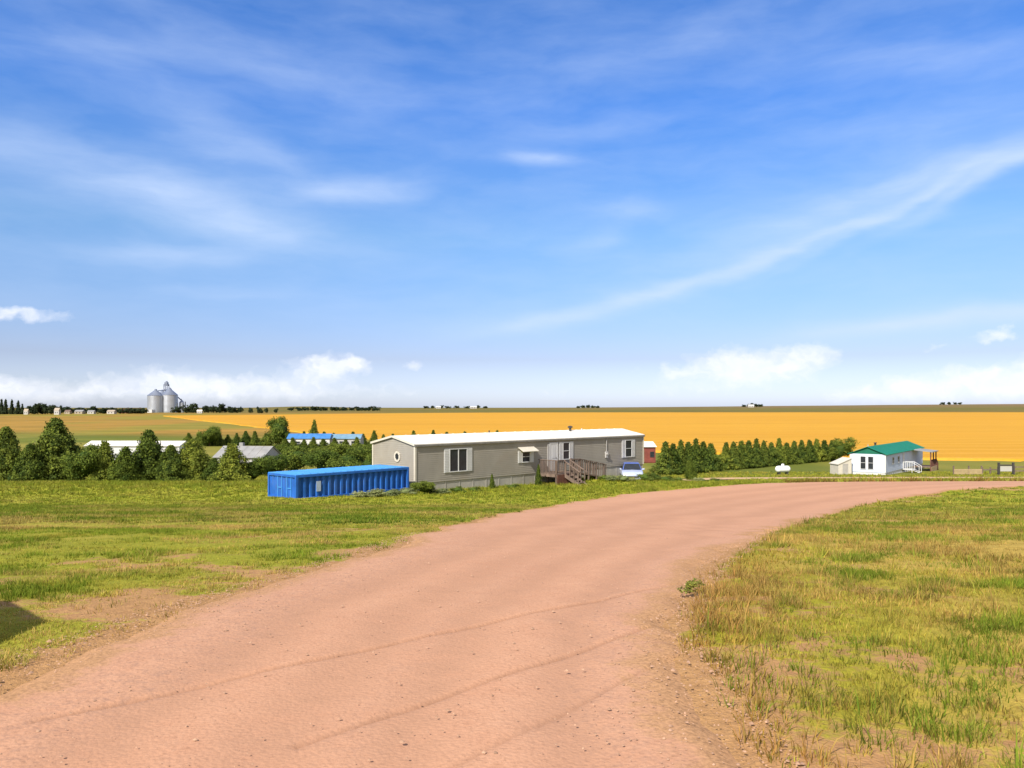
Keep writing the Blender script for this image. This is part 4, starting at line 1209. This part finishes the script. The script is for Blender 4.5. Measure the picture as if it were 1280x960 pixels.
# --- grain elevator on the skyline
gY = 850
gb = EYE-(514.5-510)/F*gY
elev = empty('grain_elevator', (X(204.6, gY), gY, gb), 0, 'grey steel grain elevator with cone topped bins on the left skyline', 'grain elevator')
k_ = gY/F
def gx_(px, yo=0): return X(px, gY+yo)-X(204.6, gY)
def gz_(py): return (514.5-py)*k_
def bin_(pxc, wpx, ytop, ypeak, yo, name='grain_bin'):
    r = wpx/2*k_; n = 40; h = gz_(ytop)
    prof = []
    nr = 14
    for i in range(nr): prof += [(r, h*i/nr), (r*1.012, h*(i+.5)/nr)]
    prof.append((r, h))
    b = MB().lathe([(p[0], p[1]-2 if i == 0 else p[1]) for i, p in enumerate(prof)], n, (gx_(pxc, yo), yo, 0)).build(name, M['galv'], elev, smooth=False)
    MB().lathe([(r*1.04, h-.2), (r*.16, gz_(ypeak)), (r*.14, gz_(ypeak)+1.2), (.02, gz_(ypeak)+1.4)], n, (gx_(pxc, yo), yo, 0)).build('roof', M['galv_roof'], b)
bin_(194.6, 19, 494.5, 488, -9); bin_(211.8, 19.5, 493.5, 486, -2); bin_(203, 15, 494, 488, 22)
bin_(227, 5.5, 503, 500, 3)
tw = MB()
for dx, dy in ((-2,-2),(2,-2),(2,2),(-2,2)): tw.bar((gx_(208, 10)+dx, 10+dy, -1), (gx_(208, 10)+dx, 10+dy, gz_(480)), .6)
for k in range(10):
    z0, z1 = gz_(514)+k*3.0, gz_(514)+(k+1)*3.0
    tw.bar((gx_(208, 10)-2, 8, z0), (gx_(208, 10)+2, 8, z1), .3); tw.bar((gx_(208, 10)+2, 8, z1), (gx_(208, 10)-2, 8, z1), .3)
tw.build('tower', M['galv_roof'], elev)
MB().box(gx_(206.4, 10), gx_(209.8, 10), 8, 12, gz_(482), gz_(477.5)).box(gx_(207.4, 10), gx_(209, 10), 9, 11, gz_(477.5)+.01, gz_(476)).build('head_house', M['galv_roof'], elev)
MB().box(gx_(205.5, 10), gx_(213.5, 10), 7.5, 12.5, gz_(488.5), gz_(485.5)).build('distributor', M['galv_roof'], elev)
MB().bar((gx_(210, 10), 10, gz_(486)), (gx_(229, 5), 5, gz_(502)), 1.0).build('conveyor', M['galv'], elev)
MB().bar((gx_(208, 10), 10, gz_(487)), (gx_(195, -9), -9, gz_(489)), .9).build('conveyor', M['galv'], elev)
MB().box(gx_(186, -28), gx_(192, -28), -32, -24, -1, gz_(512)).build('office', M['white'], elev)
MB().box(gx_(229.5), gx_(230.3), 3, 4, -1, gz_(502)).build('leg', M['dark'], elev)

# --- skyline trees and farm buildings
def far_tree(px, top, base, Y, w, crown, name, label, group, cat='tree'):
    x = X(px, Y); z = T(x, Y)-.5
    h = (base-top)/F*Y*1.1
    o = empty(name, (x, Y, z), random.uniform(0, 6.28), label, cat, group)
    c = bpy.data.objects.new('crown', crown); col.objects.link(c); c.parent = o; s = w/F*Y; c.scale = (s, s, h)
    t = bpy.data.objects.new('trunk', trunk_r); col.objects.link(t); t.parent = o; t.scale = (h*.8, h*.8, h)
for px, top, w in ((-6,502,12),(2,500,9),(7,499,9),(15,499,9),(23,500.5,10),(28,505,7)):
    far_tree(px, top, 517, 690, w, farc[int(px) % 2], 'skyline_conifer', 'tall dark conifer at the left end of the skyline', 'conifers at the left end of the skyline', 'conifer')
for px, top, w in ((40,506,12),(47,503.5,13),(56,503,14),(64,505,12)):
    far_tree(px, top, 516.5, 690, w*1.1, farr[int(px) % 3], 'skyline_tree', 'rounded dark tree in the clump right of the skyline conifers', 'rounded skyline trees', 'tree')
for px, top, w in ((75,506,11),(82,507,10),(90,509,9),(97,508.5,9),(104,508,10),(112,509,9),(118,506.5,11),(126,509,9),(134,508.5,9),(142,508,9),(150,509,8),(158,508.5,9),(166,509,8),(173,508.5,9),(180,509,8)):
    far_tree(px, top, 516, 730, w*1.2, farr[int(px) % 3], 'skyline_tree', 'low dark tree on the skyline between the farm buildings left of the grain elevator', 'low trees left of the grain elevator', 'tree')
for px, top, w in ((221,508,9),(232,509,8),(239,504.5,11),(247,509,9),(256,507,9),(264,507,10),(271,508,9),(278,505,10),(286,508,9),(293,509,9),(300,508.5,8)):
    far_tree(px, top, 516.2, 800, w*1.1, farr[int(px) % 3], 'skyline_tree', 'dark tree on the skyline right of the grain elevator', 'trees right of the grain elevator', 'tree')
for px, top in ((313,512),(323,511),(333,512),(326,514),(345,513)):
    far_tree(px, top, 519, 780, 5.5, farr[int(px) % 3], 'lone_tree', 'small separate dark tree at the back edge of the golden field', 'small separate trees behind the field', 'tree')
for px in range(366, 476, 8):
    far_tree(px+random.uniform(-2, 2), 512+random.uniform(-1, 1), 517.0, 1150, 9, farr[px % 3], 'hedgerow_tree', 'dark tree in the thin line beyond the golden field', 'trees in the thin line beyond the field', 'tree')
for px, top in ((533,508.5),(541,508),(552,507.5),(560,508.5),(571,508),(584,508.5),(598,507.5),(607,508.6)):
    far_tree(px, top, 511.5, 2600, 6, farr[px % 3], 'horizon_tree', 'tiny tree on the horizon above the grey home', 'tiny trees on the horizon above the home', 'tree')
for px, top in ((723,507.8),(729,507),(735,506.6),(741,507.4),(747,507.8)):
    far_tree(px, top, 511, 2500, 6.5, farr[px % 3], 'horizon_tree', 'small dark tree in the horizon clump above the far end of the home', 'horizon clump above the far end of the home', 'tree')
for px, top in ((930,507.6),(936,506.6),(941,506.0),(946,507.0),(951,507.2)):
    far_tree(px, top, 511, 2500, 6.0, farr[px % 3], 'horizon_tree', 'small dark tree in the horizon clump above the conifer row', 'horizon clump above the conifer row', 'tree')
for px, top in ((1178,505.8),(1186,505.6),(1194,505.8),(1200,506)):
    far_tree(px, top, 509, 2900, 5, farr[px % 3], 'horizon_tree', 'tiny dark tree on the right hand horizon', 'tiny trees on the right horizon', 'tree')
def far_house(px, base, wpx, hpx, Y, wall, roof, label, name='farm_building'):
    w = wpx/F*Y; h = hpx/F*Y
    x = X(px, Y); z = T(x, Y)
    o = empty(name, (x-w/2, Y, z), R(random.uniform(-8, 8)), label, 'farm building')
    MB().box(0, w, 0, w*.7, -1, h*.62).build('wall', wall, o)
    r = MB(); r.prism([(-.04*w, h*.6), (w*.35, h), (w*.74, h*.6)], lambda u, v, e: (-.03*w+e*1.06*w, u, v)); r.build('roof', roof, o)
    for k in range(2): MB().box(w*(.2+.4*k), w*(.34+.4*k), -.08, .0-.01, h*.2, h*.42).build('window', M['glass'], o)
far_house(32, 514, 5, 7, 680, M['house_white'], M['house_tan'], 'pale farmhouse between the skyline conifers and the rounded trees')
far_house(70.5, 512, 6, 8.5, 670, M['house_white'], M['house_tan'], 'white gabled farmhouse right of the rounded skyline trees')
far_house(84, 515, 7, 5, 716, M['house_tan'], M['house_roof'], 'brown roofed farm building right of the white gabled farmhouse')
far_house(98, 515, 10, 5, 716, M['house_tan'], M['grey_roof'], 'tan farm building with a grey roof left of the grain elevator')
far_house(113, 515, 8, 4.5, 716, M['house_white'], M['grey_roof'], 'white farm building with a grey roof among the skyline trees')
far_house(138, 515, 9, 5, 716, M['house_white'], M['house_tan'], 'pale farm building with a tan roof among the skyline trees')
far_house(162, 515, 22, 6, 760, M['brick'], M['brick'], 'long dark red barn just left of the grain elevator', 'barn')
far_house(249, 516, 6, 4.5, 760, M['house_white'], M['white_metal_roof'], 'small white building right of the grain elevator', 'shed')
far_house(548, 511, 6, 3, 2500, M['house_white'], M['white'], 'tiny white farm building on the horizon above the near end of the grey home', 'shed')
far_house(592, 511, 8, 3, 2500, M['house_white'], M['white'], 'tiny white farm building on the horizon above the middle of the grey home', 'shed')
far_house(939, 511, 7, 3.4, 2480, M['house_white'], M['white'], 'tiny white farm building in the horizon clump above the conifer row', 'shed')

# garden shed walls (out of frame at the left)
def unseen_garden_shed():
    L_, W_, H_, rs = 3.0, 3.1, 2.08, .54
    o = sd_
    ax = R(24)                      # direction of the ridge
    o.rotation_euler = (0, 0, ax)
    m = MB().box(-L_, 0, -W_/2, W_/2, -.2, H_)
    m.prism([(-W_/2, H_), (0, H_+rs), (W_/2, H_)], lambda u, v, e: (-L_*e, u, v))
    m.build('wall', M['wood'], o)
    r = MB()
    for sg in (-1, 1):
        p = [(.18, sg*(W_/2+.16), H_-.05), (-L_-.18, sg*(W_/2+.16), H_-.05), (-L_-.18, 0, H_+rs+.03), (.18, 0, H_+rs+.03)]
        r.hexa(p+[(a, b, c+.05) for a, b, c in p])
    r.build('roof', M['grey_roof'], o)
    MB().box(.005, .035, -.45, .45, .0, 1.85).build('door', M['red_wood'], o)
unseen_garden_shed()

# ---------------------------------------------------------------------- light
EL = R(41); AZ = math.atan2(-.515, -.857)     # direction towards the sun: left, a little behind the camera
sun_dir = Vector((math.sin(AZ)*math.cos(EL), math.cos(AZ)*math.cos(EL), math.sin(EL)))
sl = bpy.data.lights.new('sun', 'SUN'); sl.energy = 4.2; sl.angle = R(.5); sl.color = (1, .955, .87)
so = bpy.data.objects.new('sun', sl); col.objects.link(so)
so.rotation_euler = (-sun_dir).to_track_quat('-Z', 'Y').to_euler()

# ------------------------------------------------------------------------ sky
def build_sky():
    w = bpy.data.worlds.new('World'); sc.world = w; w.use_nodes = True
    nt = w.node_tree; nt.nodes.clear()
    out = N(nt, 'ShaderNodeOutputWorld'); bg = N(nt, 'ShaderNodeBackground'); bg.inputs[1].default_value = .10
    sky = N(nt, 'ShaderNodeTexSky', sky_type='NISHITA'); sky.sun_disc = False
    sky.sun_elevation = EL; sky.sun_rotation = AZ; sky.air_density = 1.0; sky.dust_density = .6; sky.ozone_density = 1.6
    hsv = N(nt, 'ShaderNodeHueSaturation'); hsv.inputs['Saturation'].default_value = 1.18; hsv.inputs['Value'].default_value = 1.0
    nt.links.new(sky.outputs[0], hsv.inputs['Color'])
    # direction -> azimuth / elevation in degrees
    g = N(nt, 'ShaderNodeTexCoord').outputs['Generated']
    nrm = N(nt, 'ShaderNodeVectorMath', operation='NORMALIZE'); nt.links.new(g, nrm.inputs[0])
    sp = N(nt, 'ShaderNodeSeparateXYZ'); nt.links.new(nrm.outputs[0], sp.inputs[0])
    az = math_(nt, 'MULTIPLY', math_(nt, 'ARCTAN2', sp.outputs[0], sp.outputs[1]), 180/math.pi)
    el = math_(nt, 'MULTIPLY', math_(nt, 'ARCSINE', sp.outputs[2]), 180/math.pi)
    tint = N(nt, 'ShaderNodeValToRGB')
    nt.links.new(mapr(nt, el, 0, 40), tint.inputs[0])
    SK = SKY_TINT
    e = tint.color_ramp.elements
    e[0].position = SK[0][0]; e[0].color = (*SK[0][1], 1); e[1].position = SK[-1][0]; e[1].color = (*SK[-1][1], 1)
    for p_, c_ in SK[1:-1]:
        q = tint.color_ramp.elements.new(p_); q.color = (*c_, 1)
    base = mix(nt, 1.0, hsv.outputs[0], tint.outputs[0], 'MULTIPLY')
    cb = N(nt, 'ShaderNodeCombineXYZ'); nt.links.new(az, cb.inputs[0]); nt.links.new(el, cb.inputs[1])
    # domain warp
    def warp(scale, amt, stretch):
        n = N(nt, 'ShaderNodeTexNoise'); n.inputs['Scale'].default_value = scale; n.inputs['Detail'].default_value = 4
        nt.links.new(scaled(nt, cb.outputs[0], stretch), n.inputs['Vector'])
        s = N(nt, 'ShaderNodeVectorMath', operation='SUBTRACT'); nt.links.new(n.outputs['Color'], s.inputs[0]); s.inputs[1].default_value = (.5,.5,.5)
        m = scaled(nt, s.outputs[0], amt)
        a = N(nt, 'ShaderNodeVectorMath', operation='ADD'); nt.links.new(cb.outputs[0], a.inputs[0]); nt.links.new(m, a.inputs[1])
        return a.outputs[0]
    wc = warp(.16, (5, 2.0, 0), (.7,1.5,1)); wq = warp(.75, (2.6, 1.6, 0), (1,1.3,1))
    def px2(px, py):
        dx, dz = (px-640)/F, (510-py)/F
        return math.degrees(math.atan2(dx, 1)), math.degrees(math.atan2(dz, math.hypot(dx, 1)))
    def blob(vec, px, py, wx, wy, rot, k, soft=.0):
        a, e_ = px2(px, py)
        m = N(nt, 'ShaderNodeMapping', vector_type='TEXTURE'); nt.links.new(vec, m.inputs[0])
        sd = math.degrees(1/F)
        m.inputs['Location'].default_value = (a, e_, 0); m.inputs['Rotation'].default_value = (0, 0, R(rot)); m.inputs['Scale'].default_value = (wx*sd, wy*sd, 1)
        sx = N(nt, 'ShaderNodeSeparateXYZ'); nt.links.new(m.outputs[0], sx.inputs[0])
        l2 = math_(nt, 'ADD', math_(nt, 'POWER', math_(nt, 'ABSOLUTE', sx.outputs[0]), 2.0), math_(nt, 'POWER', math_(nt, 'ABSOLUTE', sx.outputs[1]), 2.0))
        gsn = math_(nt, 'EXPONENT', math_(nt, 'MULTIPLY', l2, -1.0))
        return math_(nt, 'MULTIPLY', gsn, k)
    def total(vec, lst):
        acc = None
        for b in lst:
            v = blob(vec, *b); acc = v if acc is None else math_(nt, 'ADD', acc, v)
        return acc
    # wispy high cloud
    cirrus = total(wc, [(120,225,150,26,-12,.62),(260,250,120,24,-14,.60),(260,170,110,34,-30,.42),(330,290,110,20,-8,.34),(460,238,80,16,6,.75),(380,215,80,14,-22,.35),(215,315,95,12,2,.62),(290,365,70,10,0,.28),
        (668,201,58,8,-1,.85),(740,160,75,9,4,.32),(795,260,70,14,2,.50),(748,297,36,10,8,.45),(600,405,90,12,3,.35),(690,398,110,10,12,.66),(790,370,110,9,14,.60),(900,338,140,8,18,.62),(1010,303,120,7,20,.68),(1110,268,110,7,23,.76),(1220,232,110,9,24,.76),(900,318,200,22,16,.22),(1090,250,160,22,20,.20),
        (1150,222,130,12,12,.42),(1270,200,70,12,18,.55),(960,285,150,22,12,.26),(1150,165,110,30,-2,.32),(1090,412,110,10,5,.85),(1240,398,130,12,2,1.15),(1010,240,120,30,6,.16),(640,160,60,14,0,.1),
        (560,120,200,18,0,.10),(340,80,160,26,-10,.35),(820,60,200,22,8,.30),(1160,70,170,22,-8,.3),(80,60,120,20,10,.25)])
    str1 = noise(nt, scaled(nt, wc, (.13,.5,1)), 1.0, 5, .55); str2 = noise(nt, scaled(nt, wc, (.32,2.9,1)), 1.0, 8, .68)
    st = math_(nt, 'ADD', math_(nt, 'MULTIPLY', str1, .75), math_(nt, 'MULTIPLY', str2, .25))
    cir = math_(nt, 'MULTIPLY', cirrus, mapr(nt, st, .30, .70, .38, .62))
    veil = math_(nt, 'MULTIPLY', mapr(nt, str1, .36, .75), .16)
    cir = math_(nt, 'MINIMUM', math_(nt, 'ADD', cir, math_(nt, 'MULTIPLY', veil, mapr(nt, el, 2, 8))), .78)
    # low cumulus along the horizon
    cum = total(wq, [(55,495,46,14,0,.75),(120,490,30,9,0,.45),(190,482,56,19,0,.85),(260,483,46,16,0,.78),(318,487,46,14,0,.6),(372,492,40,12,0,.4),(412,458,38,13,0,.95),(440,452,24,7,0,.7),(395,472,46,16,0,.5),(515,455,15,6,0,.7),(470,490,80,10,0,.3),
        (910,453,40,16,0,.98),(940,462,32,12,0,.75),(848,466,30,9,0,.8),(1003,447,38,15,0,.98),(968,466,40,10,0,.6),(900,480,90,14,0,.35),(1075,495,34,10,0,.9),(1157,490,27,13,0,1.0),(1123,477,16,7,0,.6),(1213,469,24,9,0,.95),(1245,486,36,12,0,.8),(1290,480,40,14,0,.85),(1244,420,17,7,0,.95),(1175,435,16,5,0,.4),(1180,480,70,16,0,.35),
        (22,390,46,7,-3,.9),(700,492,120,9,0,.22),(-20,486,40,16,0,.7),(1330,470,50,18,0,.8),(0,478,30,8,0,.3)])
    cn = noise(nt, scaled(nt, wq, (1.0,1.25,1)), .9, 7, .6)
    cum = mapr(nt, math_(nt, 'ADD', cum, math_(nt, 'MULTIPLY', math_(nt, 'SUBTRACT', cn, .5), .9)), .20, 1.1, 0, .82)
    cum = math_(nt, 'MULTIPLY', cum, mapr(nt, el, .1, 1.0, .35, 1))
    c1 = mix(nt, cir, base, CIRRUS)
    # added fill light: broken bright cloud, unseen overhead and behind the viewer, lifting the shade
    bn = noise(nt, scaled(nt, nrm.outputs[0], (2.2,2.2,3.0)), 1.0, 5, .6)
    bm_ = math_(nt, 'MAXIMUM', mapr(nt, sp.outputs[1], .25, -.25, 0, 1, True), mapr(nt, el, 38, 60, 0, 1, True))
    bk = math_(nt, 'MULTIPLY', bm_, mapr(nt, bn, .36, .56, .25, 1, True))
    c1 = mix(nt, math_(nt, 'MULTIPLY', bk, .9), c1, FILL_CLOUD)
    # slightly bluer undersides
    c2 = mix(nt, cum, c1, mix(nt, mapr(nt, cn, .35, .65), CUM_LO, CUM_HI))
    nt.links.new(c2, bg.inputs[0]); nt.links.new(bg.outputs[0], out.inputs[0])
SKY_TINT = [(0,(.78,.87,1.42)),(.02,(.75,.84,1.34)),(.09,(.63,.61,.87)),(.31,(.79,.87,1.01)),(.53,(.62,.87,1.28)),(1,(.66,.90,1.27))]
CIRRUS = (4.2,5.1,6.8); CUM_LO = (6.0,6.3,7.1); CUM_HI = (6.6,6.7,7.0); FILL_CLOUD = (5.0,4.7,4.4)
build_sky()

# --------------------------------------------------------------------- camera
cd = bpy.data.cameras.new('camera'); cam = bpy.data.objects.new('camera', cd); col.objects.link(cam)
cam.location = (0, 0, EYE); cam.rotation_euler = (R(90), 0, 0)
cd.sensor_width = 36; cd.lens = 36*F/1280; cd.shift_y = 30/1280; cd.clip_end = 12000; cd.clip_start = .05
sc.camera = cam
sc.view_settings.view_transform = 'Standard'; sc.view_settings.look = 'None'
sc.view_settings.exposure = .70; sc.view_settings.gamma = 1; sc.view_settings.use_curve_mapping = False
sc.cycles.max_bounces = 6; sc.cycles.diffuse_bounces = 3; sc.cycles.transmission_bounces = 3; sc.cycles.glossy_bounces = 2
sc.cycles.use_denoising = True
